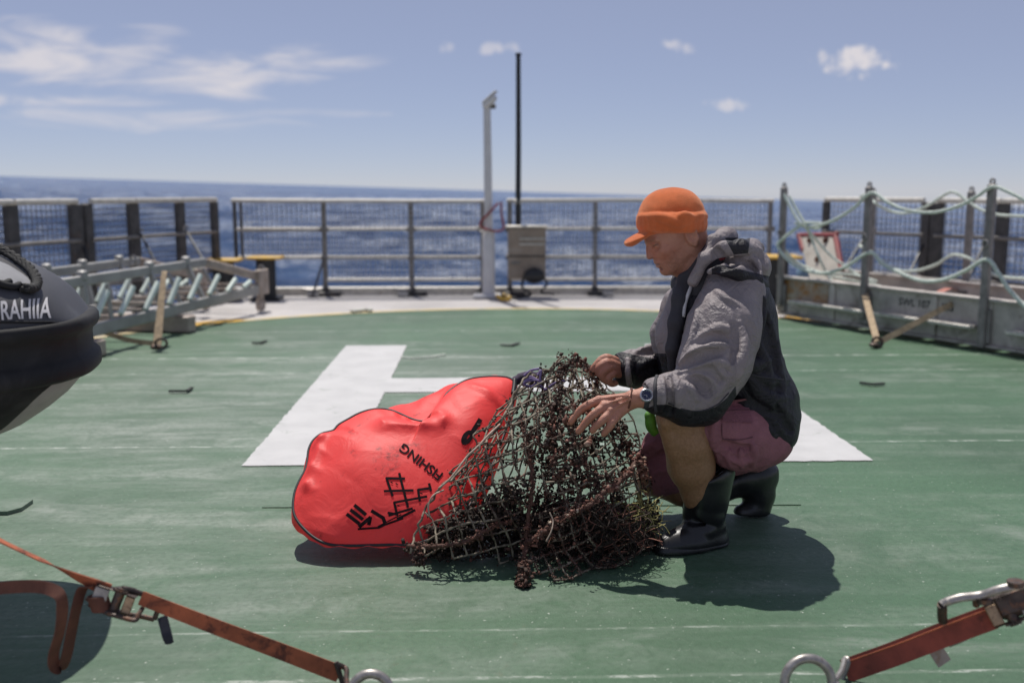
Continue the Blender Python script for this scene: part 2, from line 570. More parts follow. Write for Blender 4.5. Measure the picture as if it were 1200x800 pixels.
M['red_web'] = mat('red_webbing', (0.27, 0.06, 0.038), 0.8, var=0.25, scale=16, wear=(0.09, 0.025, 0.018), wear_at=(0.55, 0.72), wscale=16, bmp=0.4, bscale=420)
M['brown_web'] = mat('brown_webbing', (0.12, 0.045, 0.028), 0.85, var=0.25, scale=16, bmp=0.4, bscale=420)
M['rusty'] = mat('rusty_steel', (0.075, 0.058, 0.05), 0.5, 0.55, var=0.35, scale=40, wear=(0.17, 0.08, 0.045), wear_at=(0.5, 0.68), wscale=45, bmp=0.3, bscale=160)
M['brass_steel'] = mat('worn_plated_steel', (0.34, 0.24, 0.15), 0.42, 0.6, var=0.25, scale=40, wear=(0.12, 0.07, 0.045), wear_at=(0.52, 0.66), wscale=50)
M['bare_steel'] = mat('bare_steel', (0.33, 0.31, 0.29), 0.42, 0.6, var=0.25, scale=40, wear=(0.15, 0.10, 0.075), wear_at=(0.56, 0.7), wscale=45)
M['dark_strap'] = mat('dark_blue_strap', (0.018, 0.022, 0.034), 0.8, var=0.2)
M['board_cream'] = mat('board_cream', (0.46, 0.42, 0.36), 0.6, var=0.12, scale=8, wear=(0.3, 0.24, 0.18), wear_at=(0.55, 0.75))
M['board_red'] = mat('board_red', (0.23, 0.030, 0.030), 0.55, var=0.25, scale=12)
M['blue_cloth'] = mat('pale_blue_cloth', (0.16, 0.25, 0.36), 0.9, var=0.2, scale=20)
M['debris_dark'] = mat('dark_scrap', (0.03, 0.035, 0.03), 0.8, var=0.3)
M['debris_pale'] = mat('pale_scrap', (0.5, 0.52, 0.46), 0.8, var=0.2)
M['red_cord'] = mat('red_cord', (0.25, 0.03, 0.03), 0.8)

# ================================================================== the deck
HC = (0.323, 5.54)
deck_poly = [(-6.6, -9), (6.8, -9), (7.6, 4.5), (3.45, 10.75), (-2.72, 10.75), (-6.6, 1.6)]
struct('deck', MB().prism(deck_poly, -0.35, -0.008), M['deck_grey'], 30)
hull_poly = [(x * 0.93 + 0.0, y * 0.93) for x, y in deck_poly]
struct('ship_hull', MB().prism(hull_poly, -9.0, -0.36), M['dark_post'], 30)


def disc(r0, r1, z, n=160):
    a = np.linspace(0, 2 * math.pi, n, endpoint=False)
    mb = MB()
    o = np.stack([HC[0] + r1 * np.cos(a), HC[1] + r1 * np.sin(a), np.full(n, z)], 1)
    if r0 == 0:
        mb.add(o, [tuple(range(n))])
    else:
        i = np.stack([HC[0] + r0 * np.cos(a), HC[1] + r0 * np.sin(a), np.full(n, z)], 1)
        mb.add(np.concatenate([i, o]), [(k, n + k, n + (k + 1) % n, (k + 1) % n) for k in range(n)])
    return mb


struct('landing_circle', disc(0, 3.80, -0.004), M['deck_green'], False, 'green painted helicopter landing circle')
# the paint on the near half runs on past the circle to the deck sides
struct('landing_circle_line', disc(3.80, 3.90, 0.0), M['yellow_pale'], False, 'thin yellow line round the green landing circle')
mb = MB()
for a0, a1 in ((math.radians(128), math.radians(136)), (math.radians(46), math.radians(53))):
    a = np.linspace(a0, a1, 20)
    i = np.stack([HC[0] + 3.79 * np.cos(a), HC[1] + 3.79 * np.sin(a), np.full(20, 0.003)], 1)
    o = np.stack([HC[0] + 3.99 * np.cos(a), HC[1] + 3.99 * np.sin(a), np.full(20, 0.003)], 1)
    mb.add(np.concatenate([i, o]), [(k, k + 1, 21 + k, 20 + k) for k in range(19)])
struct('yellow_mark', mb, M['yellow_paint'], False, 'fresh yellow paint patches on the circle line')
hx0, hx1, hx2, hx3 = -0.973, -0.536, 1.183, 1.620
hy0, hy1, hy2, hy3 = 3.95, 5.43, 5.85, 7.13
hp = [(hx0, hy0), (hx1, hy0), (hx1, hy1), (hx2, hy1), (hx2, hy0), (hx3, hy0), (hx3, hy3), (hx2, hy3), (hx2, hy2), (hx1, hy2), (hx1, hy3), (hx0, hy3)]
_h = []
for (xa, ya), (xb, yb) in zip(hp, hp[1:] + hp[:1]):           # brushed edges, not ruled ones
    n_ = int(math.hypot(xb - xa, yb - ya) / 0.035)
    for k in range(n_):
        _h.append((xa + (xb - xa) * k / n_ + random.gauss(0, .0022), ya + (yb - ya) * k / n_ + random.gauss(0, .0026)))
struct('letter_marking', MB().add([(x, y, 0.0) for x, y in _h], [tuple(range(len(_h)))]), M['white_paint'], False, 'big white letter H painted on the green landing deck')


def deck_plate(poly, z):
    mb = MB().prism(poly, -0.003, z)
    return struct('deck_plate', mb, M['deck_green'], 30)


deck_plate([(-0.775, 3.41), (1.134, 3.38), (1.131, 3.93), (-0.765, 3.93)], -0.0005)
deck_plate([(-2.1, 3.36), (-1.635, 3.36), (-1.605, 3.40), (-1.605, 3.49), (-2.1, 3.49)], 0.010)
# deck edge coaming
mb = MB()
mb.tube([(-2.70, 10.72, 0.055), (3.42, 10.72, 0.055)], 0.03, 10)
mb.box((0.36, 10.72, 0.005), (6.1, 0.05, 0.05))
o = make('edge_coaming', np.concatenate(mb.v), mb.f, M['galv'], None, 40); o['kind'] = 'structure'

# ================================================================== the sea
def sea_mat():
    m, nt, N, L, B = newmat('sea_water')
    tc = N.new('ShaderNodeTexCoord').outputs['Object']
    n1 = noise(nt, tc, 0.05, 6, 0.6, dist=0.4, stretch=(0.7, 1.5, 1))
    n2 = noise(nt, tc, 0.28, 8, 0.66, dist=0.6, stretch=(0.55, 1.3, 1))
    n3 = noise(nt, tc, 1.9, 6, 0.65, dist=0.5, stretch=(0.7, 1.4, 1))
    c = mixc(nt, ramp(nt, n1, 0.3, 0.7), (0.024, 0.058, 0.150), (0.044, 0.102, 0.235))
    at = N.new('ShaderNodeAttribute'); at.attribute_name = 'crest'
    k = mth(nt, 'ADD', mth(nt, 'MULTIPLY', n2, 0.85), mth(nt, 'MULTIPLY', at.outputs['Fac'], 0.10))
    k = mth(nt, 'ADD', k, mth(nt, 'MULTIPLY', mth(nt, 'SUBTRACT', n1, 0.5), 0.35))
    foam = mth(nt, 'MULTIPLY', ramp(nt, k, 0.505, 0.65), ramp(nt, n3, 0.42, 0.60))
    c = mixc(nt, mth(nt, 'MULTIPLY', foam, 0.6), c, (0.72, 0.76, 0.82))
    fl = noise(nt, tc, 0.8, 6, 0.7, dist=0.7, stretch=(0.42, 1.3, 1), offset=(31, 7, 0))  # small glints on the waves, painted into the colour as pale flecks
    fl = ramp(nt, mth(nt, 'ADD', fl, mth(nt, 'MULTIPLY', mth(nt, 'SUBTRACT', n1, 0.5), 0.25)), 0.61, 0.69)
    c = mixc(nt, mth(nt, 'MULTIPLY', fl, 0.85), c, (0.80, 0.82, 0.86))
    L.new(c, B.inputs['Base Color'])
    r = mth(nt, 'ADD', 0.16, mth(nt, 'MULTIPLY', foam, 0.5)); L.new(r, B.inputs['Roughness'])
    B.inputs['IOR'].default_value = 1.33
    B.inputs['Specular IOR Level'].default_value = 0.35
    h = mth(nt, 'ADD', mth(nt, 'MULTIPLY', n2, 1.0), mth(nt, 'MULTIPLY', n3, 0.32))
    bump(nt, B, h, 1.0, 1.7)
    return m


def build_sea():
    nr, na = 760, 460
    r = 14 * (34000 / 14) ** (np.arange(nr) / (nr - 1))
    a = np.radians(np.linspace(-66, 66, na))
    Rr, Aa = np.meshgrid(r, a, indexing='ij')
    X = Rr * np.sin(Aa); Y = Rr * np.cos(Aa)
    H = np.zeros_like(X)
    sp = Rr * 0.0105
    rg = np.random.default_rng(3)
    for i in range(46):
        lam = 3.2 * (42 / 3.2) ** (i / 45)
        th = math.radians(200) + rg.normal(0, 0.5)
        amp = 0.0105 * lam ** 0.95
        ph = rg.uniform(0, 6.28)
        w = np.clip((lam / sp - 2.5) / 3.0, 0, 1)
        q = 2 * math.pi / lam * (X * math.sin(th) + Y * math.cos(th)) + ph
        H += w * amp * (np.sin(q) + 0.22 * np.sin(2 * q))
    V = np.stack([X, Y, H], 2)
    n = nr * na
    idx = np.arange(n).reshape(nr, na)
    F = np.stack([idx[:-1, :-1], idx[:-1, 1:], idx[1:, 1:], idx[1:, :-1]], -1).reshape(-1, 4)[:, ::-1]
    o = make('sea', V.reshape(-1, 3), np.ascontiguousarray(F), sea_mat(), None, True, {'crest': np.clip(H / 0.45, -1, 1.5).ravel()})
    o['kind'] = 'structure'
    o['label'] = 'deep blue choppy sea with scattered whitecaps'
    o.location = (0, 0, -7.0)
    o.rotation_euler = (math.radians(0.05), math.radians(1.70), 0)       # the ship heels a little
    # the water nearest the ship, and all round it
    ring = [(-400, -400), (400, -400), (400, 14), (-400, 14)]
    return o


build_sea()

# ================================================================== rails and fences
def net_panel(mb, o, ux, uz, w, h, cell=0.05, r=0.0042, sag=0.0):
    """a square net over w x h from corner o"""
    o = np.asarray(o, float); ux = np.asarray(ux, float); uz = np.asarray(uz, float)
    nx, nz = int(w / cell), int(h / cell)
    for i in range(nx + 1):
        p = o + ux * (w * i / nx)
        mb.tube([p, p + uz * h], r, 3, cap=False)
    for j in range(nz + 1):
        p = o + uz * (h * j / nz)
        mb.tube([p, p + ux * w], r, 3, cap=False)


def stern_rail(x0, x1, posts, label, gap=None, low=True):
    Y = 10.65
    z1, z2, z3, z4 = 1.0, 0.70, 0.405, 0.165
    t = thing('guard_rail', label, 'guard rail', (0.5 * (x0 + x1), Y, 0), 'mesh guard rails along the stern edge')
    xs = [x0] + list(posts) + [x1]
    rg = np.random.default_rng(int(abs(x0) * 100))
    n = 30
    xx = np.linspace(x0 - 0.03, x1 + 0.03, n)
    pts = np.stack([xx, np.full(n, Y), z1 + 0.004 * np.cumsum(rg.normal(0, 0.3, n)) - 0.004 * np.linspace(0, 1, n)], 1)
    part('top_rail', MB().tube(pts, 0.024, 10), M['galv'], t)
    for zz in (z2, z3, z4):
        a = x0 if zz > 0.2 or not low else posts[0]
        part('rail', MB().tube([(a, Y, zz), (x1, Y, zz)], 0.020, 8), M['galv'], t)
    for k, x in enumerate(xs):
        zb = 0.0
        if k == 0 and low:
            zb = z3 - 0.02
        if k == 0 and low:
            part('post', MB().box((x, Y, (z1 + zb) / 2), (0.035, 0.035, z1 - zb)), M['dark_post'], t)
            part('post', MB().box((x + 0.065, Y, (z1 + zb) / 2), (0.03, 0.03, z1 - zb)), M['dark_post'], t)
        else:
            po = part('post', MB().box((x, Y + 0.002, (z1 + zb) / 2 - 0.01), (0.046, 0.040, z1 - zb - 0.02), bev=0.006), M['post'], t)
            part('foot', MB().box((x + 0.04, Y - 0.02, 0.018), (0.24, 0.10, 0.045), bev=0.01).box((x, Y, 0.06), (0.07, 0.06, 0.06), bev=0.01), M['dark_post'], po)
            part('clamp', MB().cyl((x - 0.05, Y, z2), (x + 0.05, Y, z2), 0.031, 10), M['post'], po)
            part('clamp', MB().cyl((x - 0.04, Y, z3), (x + 0.04, Y, z3), 0.029, 10), M['post'], po)
    mb = MB()
    if low:
        net_panel(mb, (x0 + 0.08, Y - 0.025, z3), (1, 0, 0), (0, 0, 1), posts[0] - x0 - 0.1, z1 - z3)
        net_panel(mb, (posts[0] + 0.03, Y - 0.025, z4), (1, 0, 0), (0, 0, 1), x1 - posts[0] - 0.05, z1 - z4)
    else:
        net_panel(mb, (x0 + 0.02, Y - 0.025, z4), (1, 0, 0), (0, 0, 1), x1 - x0 - 0.04, z1 - z4)
    part('net', mb, M['netwire'], t, False, kind='stuff')
    return t


ra = stern_rail(-2.585, 0.02, (-1.655, -0.735, ), 'mesh guard rail on the stern between the two bollards and the white mast')
part('brace', MB().cyl((-1.66, 10.62, 0.40), (-1.77, 10.50, 0.01), 0.012, 6), M['dark_post'], ra)
rb = stern_rail(0.31, 3.10, (1.225, 2.14), 'mesh guard rail on the stern with the grey box hung at its end', low=False)

# small fittings at the foot of the rails: grey cleats, a coil of hose
for k, (x, lab) in enumerate(((-1.78, 'small pale cleat at the foot of the leaning brace'), (-0.83, 'grey tube clamp beside a post foot left of the white mast'), (1.36, 'grey cleat on the deck edge right of the hanging grey box'))):
    t = thing('cleat', lab, 'cleat', (x, 10.55, 0), 'cleats along the stern edge')
    part('base', MB().box((x, 10.55, 0.02), (0.12, 0.06, 0.05), bev=0.012), M['galv'], t)
    part('horn', MB().tube([(x - 0.10, 10.55, 0.075), (x - 0.04, 10.55, 0.062), (x + 0.04, 10.55, 0.062), (x + 0.10, 10.55, 0.075)], [0.012, 0.02, 0.02, 0.012], 8).cyl((x, 10.55, 0.03), (x, 10.55, 0.065), 0.02), M['bare_steel'], t)

# white mast
mx, my = 0.083, 10.42
t = thing('mast', 'slim white mast at the stern edge topped by a small camera', 'mast', (mx, my, 0))
part('lower_pole', MB().tube([(mx, my, 0), (mx, my, 0.66), (mx, my, 0.69)], [0.068, 0.066, 0.046], 18), M['mast_white'], t)
part('upper_pole', MB().tube([(mx, my, 0.68), (mx - 0.005, my, 1.40), (mx - 0.012, my, 1.96)], [0.043, 0.041, 0.038], 16), M['mast_white'], t)
part('base_plate', MB().box((mx, my, 0.012), (0.32, 0.26, 0.03), bev=0.008), M['mast_white'], t)
cm = part('camera_housing', MB().beam((mx - 0.045, my - 0.02, 1.945), (mx + 0.075, my - 0.06, 2.05), 0.085, 0.070, bev=0.018), M['mast_white'], t)
part('sun_shield', MB().beam((mx - 0.050, my - 0.02, 1.985), (mx + 0.085, my - 0.062, 2.103), 0.10, 0.012, bev=0.004), M['mast_white'], cm)
part('bracket', MB().box((mx + 0.035, my, 1.955), (0.09, 0.05, 0.05), bev=0.01), M['post'], t)
part('band', MB().tube([(mx + 0.09 * math.cos(a), my + 0.09 * math.sin(a), 0.69) for a in np.linspace(0, 6.28, 20)], 0.012, 6, closed=False), M['galv'], t)
tag(part('cord', MB().tube(spline([(mx + 0.13, my - 0.05, 0.99), (mx + 0.135, my - 0.06, 0.86), (mx + 0.15, my - 0.06, 0.71), (mx + 0.02, my - 0.09, 0.70), (mx - 0.09, my - 0.06, 0.76), (mx + 0.02, my - 0.065, 0.89), (mx + 0.10, my - 0.05, 0.98)]), 0.012, 6), M['red_cord'], None),
    'dark red cord looped round the white mast at rail height', 'cord')
# whip antenna
ax, ay = 0.395, 10.56
t = thing('antenna', 'tall thin black antenna standing behind the grey box on the rail', 'antenna', (ax, ay, 0.6))
part('rod', MB().tube([(ax, ay, 0.70), (ax + 0.004, ay, 1.6), (ax + 0.002, ay, 2.48)], [0.030, 0.028, 0.024], 12), M['black'], t)
part('tip', MB().tube([(ax + 0.002, ay, 2.475), (ax + 0.002, ay, 2.50)], 0.031, 12), M['black'], t)
part('clamp', MB().box((ax, ay + 0.02, 0.99), (0.09, 0.09, 0.06), bev=0.01), M['galv'], t)
# grey box on the rail
p0, p1 = P(595, 266, 10.5), P(639, 326, 10.5)
bx, bz = (p0[0] + p1[0]) / 2, (p0[2] + p1[2]) / 2
bw, bh = p1[0] - p0[0], p0[2] - p1[2]
t = thing('equipment_box', 'brown grey equipment box hung on the stern rail below the antenna', 'equipment box', (bx, 10.5, p1[2]))
part('case', MB().box((bx, 10.5, bz), (bw, 0.20, bh), bev=0.012), M['box_grey'], t)
part('lid', MB().box((bx, 10.495, bz + bh / 2 + 0.008), (bw + 0.03, 0.24, 0.022), bev=0.006), M['galv'], t)
part('seam', MB().box((bx, 10.398, bz - 0.03), (bw * 0.98, 0.012, 0.012)), M['black'], t)
for k in range(2):
    part('rib', MB().box((bx + 0.05, 10.397, bz + 0.15 - 0.055 * k), (bw * 0.66, 0.010, 0.022), bev=0.004), M['galv'], t)
part('latch', MB().box((bx - 0.12, 10.395, bz - 0.10), (0.09, 0.02, 0.03), bev=0.005), M['post'], t)
mb = MB().ball(P(626, 323, 10.34), (0.115, 0.07, 0.085), 2)
tag(part('fender', mb, M['black'], None), 'small round black fender at the lower corner of the grey box', 'fender')
mb = MB()
mb.tube(spline([P(615, 322, 10.36), P(612, 336, 10.38), P(622, 345, 10.3), P(600, 349, 10.2), P(588, 345, 10.2), P(596, 337, 10.35)]), 0.014, 6)
mb.tube(spline([P(636, 322, 10.4), P(641, 333, 10.4), P(634, 342, 10.35), P(650, 345, 10.3)]), 0.012, 6)
tag(part('hose', mb, M['black'], None), 'black hose hanging under the grey box onto the deck', 'hose')
mb = MB().tube(spline([P(583, 347, 10.2), P(590, 351, 10.05), P(597, 349, 10.1), P(590, 345, 10.2)]), 0.022, 6)
tag(part('rag', mb, M['yellow_paint'], None), 'small yellow rag on the deck under the grey box', 'rag')


# folded net fences along both quarters
def quarter_fence(a, b, posts, label, dirx, zmid, tilt=0.0, bottom=None):
    """a, b plan ends; posts as (fraction, width)"""
    a = np.array(a, float); b = np.array(b, float)
    d = b - a; L = np.linalg.norm(d); d /= L
    d3 = np.array([d[0], d[1], 0]); n3 = np.array([-d[1], d[0], 0]) * dirx
    z1 = 1.015
    t = thing('net_fence', label, 'net fence', (*((a + b) / 2), 0), 'net fences on the ship quarters')
    A = np.array([a[0], a[1], 0])
    R = np.stack([d3, np.cross((0, 0, 1), d3), np.array([0, 0, 1.0])], 1)
    for fr, w in posts:
        p = A + d3 * L * fr
        part('post', MB().box(p + (0, 0, z1 / 2 - 0.01), (w, 0.06, z1 - 0.02), R, 0.008), M['dark_post'], t)
    cuts = sorted(fr for fr, w in posts)
    segs = [(0.0, cuts[0])] + list(zip(cuts[:-1], cuts[1:])) + [(cuts[-1], 1.0)]
    mb = MB()
    for s0, s1 in segs:
        w = (s1 - s0) * L
        if w < 0.16:
            continue
        p = A + d3 * L * s0 + n3 * 0.035
        part('rail', MB().tube([p + (0, 0, zmid), p + d3 * w + (0, 0, zmid)], 0.018, 8), M['post'], t)
        part('rail', MB().tube([p + (0, 0, 0.30), p + d3 * w + (0, 0, 0.30)], 0.016, 8), M['post'], t)
        part('top_rail', MB().tube([p + (0, 0, z1) + d3 * 0.01, p + d3 * (w - 0.01) + (0, 0, z1)], 0.024, 8), M['galv'], t)
        net_panel(mb, p - n3 * 0.085 + (0, 0, 0.12), d3, (0, 0, 1), w, z1 - 0.14, 0.05, 0.0046)
    part('net', mb, M['quarter_net'], t, False, kind='stuff')
    return t, A, d3, L


def frac(a, b, px):
    """where along plan line a-b the sight line through px crosses"""
    a = np.array(a); b = np.array(b)
    dr = ray(px, 300)[:2]
    d = b - a
    M2 = np.array([[d[0], -dr[0]], [d[1], -dr[1]]])
    return np.linalg.solve(M2, EYE[:2] - a)[0]


LA, LB = P(256, 270, 10.4)[:2], P(0, 285, 7.72)[:2]
LB2 = LA + (LB - LA) * 1.5
fs = [(frac(LA, LB2, p), w) for p, w in ((253, .09), (213, .11), (158, .12), (105, .10), (91, .13), (16, .12), (-60, .1))]
tl, A_, d_, L_ = quarter_fence(LA, LB2, fs, 'dark net fence on the port quarter behind the grey truss gangway', 1, 0.69)
RA, RB = P(958, 270, 10.35)[:2], P(1200, 280, 8.5)[:2]
RB2 = RA + (RB - RA) * 1.45
fs = [(frac(RA, RB2, p), w) for p, w in ((966, .07), (1083, .09), (1096, .12), (1172, .11), (1245, .1))]
tr, A2, d2, L2 = quarter_fence(RA, RB2, fs, 'dark net fence on the starboard quarter behind the roped gangway', -1, 0.69)
# slanting stays from the fences down to the deck
for th, rods in ((tl, ((P(165, 274, 9.2), P(187, 317, 8.9)), (P(218, 270, 9.7), P(240, 308, 9.3)), (P(96, 275, 8.6), P(107, 330, 8.3)))),
                 (tr, ((P(1087, 277, 9.35), P(1060, 332, 9.0)), (P(1157, 278, 8.6), P(1128, 342, 8.3)), (P(1016, 273, 9.8), P(988, 318, 9.5))))):
    for a, b in rods:
        s = part('stay', MB().cyl(a, b, 0.012, 6), M['black'], th)
        part('shackle', MB().tube([a + (0.02 * math.cos(q), 0, 0.02 + 0.028 * math.sin(q)) for q in np.linspace(0, 5.5, 10)], 0.009, 6), M['bare_steel'], s)


# bollards with yellow tops
def bollard(x, y, h, w, label):
    t = thing('bollard', label, 'bollard', (x, y, 0), 'black bollards on the stern corners')
    part('post', MB().tube([(x, y, 0), (x, y, h - 0.03)], w * 0.5, 16), M['black'], t)
    part('cap', MB().box((x, y, h - 0.015), (w * 1.75, w * 1.3, 0.03), bev=0.008), M['yellow_paint'], t)
    part('base', MB().box((x, y, 0.012), (w * 1.5, w * 1.5, 0.03), bev=0.006), M['black'], t)


p = P(311, 300, 10.3); bollard(p[0], 10.3, p[2], 0.20, 'black bollard with a yellow top beside the gangway wheel')
p = P(262, 303, 10.25); bollard(p[0], 10.25, p[2], 0.20, 'black bollard with a yellow top behind the end of the truss gangway')
p = P(909, 299, 9.9); bollard(p[0], 9.9, p[2], 0.26, 'black bollard with a yellow top behind the man in the hat')

# ================================================================== truss gangway (port)
def gangway_left():
    t = thing('gangway', 'grey truss gangway with mint diagonal bars lying near the port fence', 'gangway', (-2.45, 8.0, 0), 'gangways lashed down on deck')
    fb = P(306, 338, 9.25); nb = P(108, 387, 6.75)         # bottom chord, near truss
    ft = P(240, 307, 8.62); nt_ = P(70, 333, 6.45)
    u = fb - nb; u[2] = 0; u /= np.linalg.norm(u)
    side = np.array([-u[1], u[0], 0.0])                      # to the far truss
    if side[0] > 0: side = -side
    far = fb + u * 0.02
    nb2 = nb - (fb - nb) * 0.45
    nt2 = nt_ - (ft - nt_) * 0.4
    for k in range(2):
        off = side * 0.62 * k
        mk = M['gw_grey']
        part('bottom_chord', MB().beam(nb2 + off, fb + off, 0.038, 0.088, bev=0.008), mk, t)
        part('top_chord', MB().beam(nt2 + off, ft + off, 0.036, 0.072, bev=0.008), mk, t)
        part('end_chord', MB().beam(ft + off - (0, 0, 0.004), np.array([far[0], far[1], fb[2] + 0.10]) + off, 0.040, 0.075, bev=0.008), M['gw_worn'], t)
        part('end_plate', MB().box(far + off + (0, 0, 0.06), (0.05, 0.20, 0.23), np.stack([side, u, _z], 1), 0.006), M['gw_worn'], t)
        # where the bars meet the chords, read off the photograph for the near truss
        bars = [((175, 367), (201, 318)), ((214, 361), (246, 313)), ((265, 343), (283, 311)), ((244, 351), (257, 318)) ]
        lo = [(112, 372), (141, 368), (170, 363), (198, 356), (222, 351), (245, 345), (266, 342), (285, 337)]
        hi = [(126, 341), (156, 336), (185, 331), (210, 326), (235, 322), (256, 323), (276, 327), (293, 330)]
        bot = fb - nb
        for (lx, ly), (hx, hy) in zip(lo, hi):
            # the sight line meets the plane of the near truss
            def onplane(px, py):
                d = ray(px, py); n = side
                s = np.dot(nb - EYE, n) / np.dot(d, n)
                return EYE + d * s
            a, b = onplane(lx, ly) + off, onplane(hx, hy) + off
            part('diagonal_bar', MB().cyl(a, b, 0.021 if k == 0 else 0.019, 10), M['gw_mint'], t)
        for px in (100, 190, 239) if k == 0 else (60, 108, 157):
            d = ray(px, 330); s = np.dot(nb + off - EYE, side) / np.dot(d, side)
            q = EYE + d * s
            f = np.dot(q - nt_, ft - nt_) / np.dot(ft - nt_, ft - nt_)
            top = nt_ + (ft - nt_) * f + off
            fbm = np.dot(q - nb, fb - nb) / np.dot(fb - nb, fb - nb)
            btm = nb + (fb - nb) * fbm + off
            po = part('upright', MB().beam(btm, top + (0, 0, 0.01), 0.036, 0.036, up=u), M['gw_grey'], t)
            part('socket', MB().box(top + (0, 0, 0.035), (0.06, 0.06, 0.07), np.stack([side, u, _z], 1), 0.01), M['gw_grey'], po)
            part('thin_upright', MB().cyl(btm + u * 0.27, top + u * 0.27 - (0, 0, 0.05), 0.016, 8), M['gw_grey'], t)
    for f in np.linspace(0.02, 0.97, 11):
        a = nb2 + (fb - nb2) * f
        part('rung', MB().beam(a + (0, 0, 0.045), a + side * 0.62 + (0, 0, 0.045), 0.03, 0.022), M['gw_worn'], t)
    for k in range(2):
        w = far + side * (0.02 + 0.56 * k)
        wx = P(304, 352, 9.3)
        leg = part('wheel_leg', MB().beam(w + (0, 0, 0.0), np.array([w[0], w[1], 0.07]), 0.05, 0.06, up=u, bev=0.01), M['gw_worn'], t)
        part('wheel', MB().tube([np.array([w[0], w[1], 0.055]) - side * 0.025, np.array([w[0], w[1], 0.055]) + side * 0.025], 0.055, 16), M['gw_worn'], leg)
    part('lifting_eye', MB().tube([P(306, 316, 9.3) + (0.025 * math.cos(q), 0, 0.04 * math.sin(q)) for q in np.linspace(0, 6.28, 14)], 0.010, 6), M['bare_steel'], t)
    part('lifting_eye', MB().tube([P(156, 305, 8.1) + (0.022 * math.cos(q), 0, 0.035 * math.sin(q)) for q in np.linspace(0, 6.28, 14)], 0.010, 6), M['bare_steel'], t)
    # a bundle of pale stuff on the far end
    tag(part('towel', MB().tube(spline([P(222, 314, 9.0), P(230, 310, 9.0), P(238, 306, 9.05), P(234, 311, 8.9)]), 0.03, 7), M['gw_mint'], None), 'mint cloth tucked on the far end of the truss gangway', 'cloth')
    # wooden chocks under the near end
    for f in (0.30, 0.62):
        a = nb2 + (fb - nb2) * f
        c = a + side * 0.31
        h = a[2] - 0.055
        tag(part('wood_chock', MB().box((c[0], c[1], h / 2), (0.8, 0.12, h), np.stack([side, u, _z], 1), 0.01), M['gw_worn'], None),
            'timber chock under the truss gangway, ' + ('nearer the boat' if f < .5 else 'nearer the wheel'), 'timber', 'timber chocks under the truss gangway')


gangway_left()
# lashing of the port gangway
pt, pm = P(192, 322, 7.35), G(184, 406, 0.03)
t = thing('lashing_strap', 'tan strap lashing the truss gangway down to the deck', 'strap', (pm[0], pm[1], 0), 'tan lashing straps on the gangways')
part('webbing', MB().ribbon(spline([pt + (0, 0.05, 0.02), pt, (pt + pm) / 2, pm + (0, 0, 0.01)]), (1, 0.2, 0), [0.028 + 0.03 * x for x in np.linspace(0, 1, 25)], 0.004), M['tan_web'], t)
part('second_webbing', MB().ribbon(spline([pm + (-0.01, 0, 0.02), G(150, 398, 0.06), G(108, 385, 0.13), G(80, 378, 0.2)]), (0, 0.3, 1), 0.035, 0.004), M['tan_web'], t)
part('hook', MB().box(pm + (0.0, -0.02, 0.0), (0.07, 0.05, 0.035), bev=0.01).tube([pm + (0.04 * math.cos(q) + 0.04, -0.03, 0.028 + 0.03 * math.sin(q)) for q in np.linspace(0, 6.28, 14)], 0.009, 6), M['rusty'], t)


# ================================================================== roped gangway (starboard)
GA = np.array([2.66, 8.66, 0.0]); GBd = np.array([0.416, -0.909, 0.0]); GBd /= np.linalg.norm(GBd)
GN = np.array([GBd[1], -GBd[0], 0.0])                       # towards the camera side
if GN[1] > 0: GN = -GN
GO = -GN                                                     # outboard


def gpt(s, off, z):
    return GA + GBd * s + GO * off + np.array([0, 0, z])


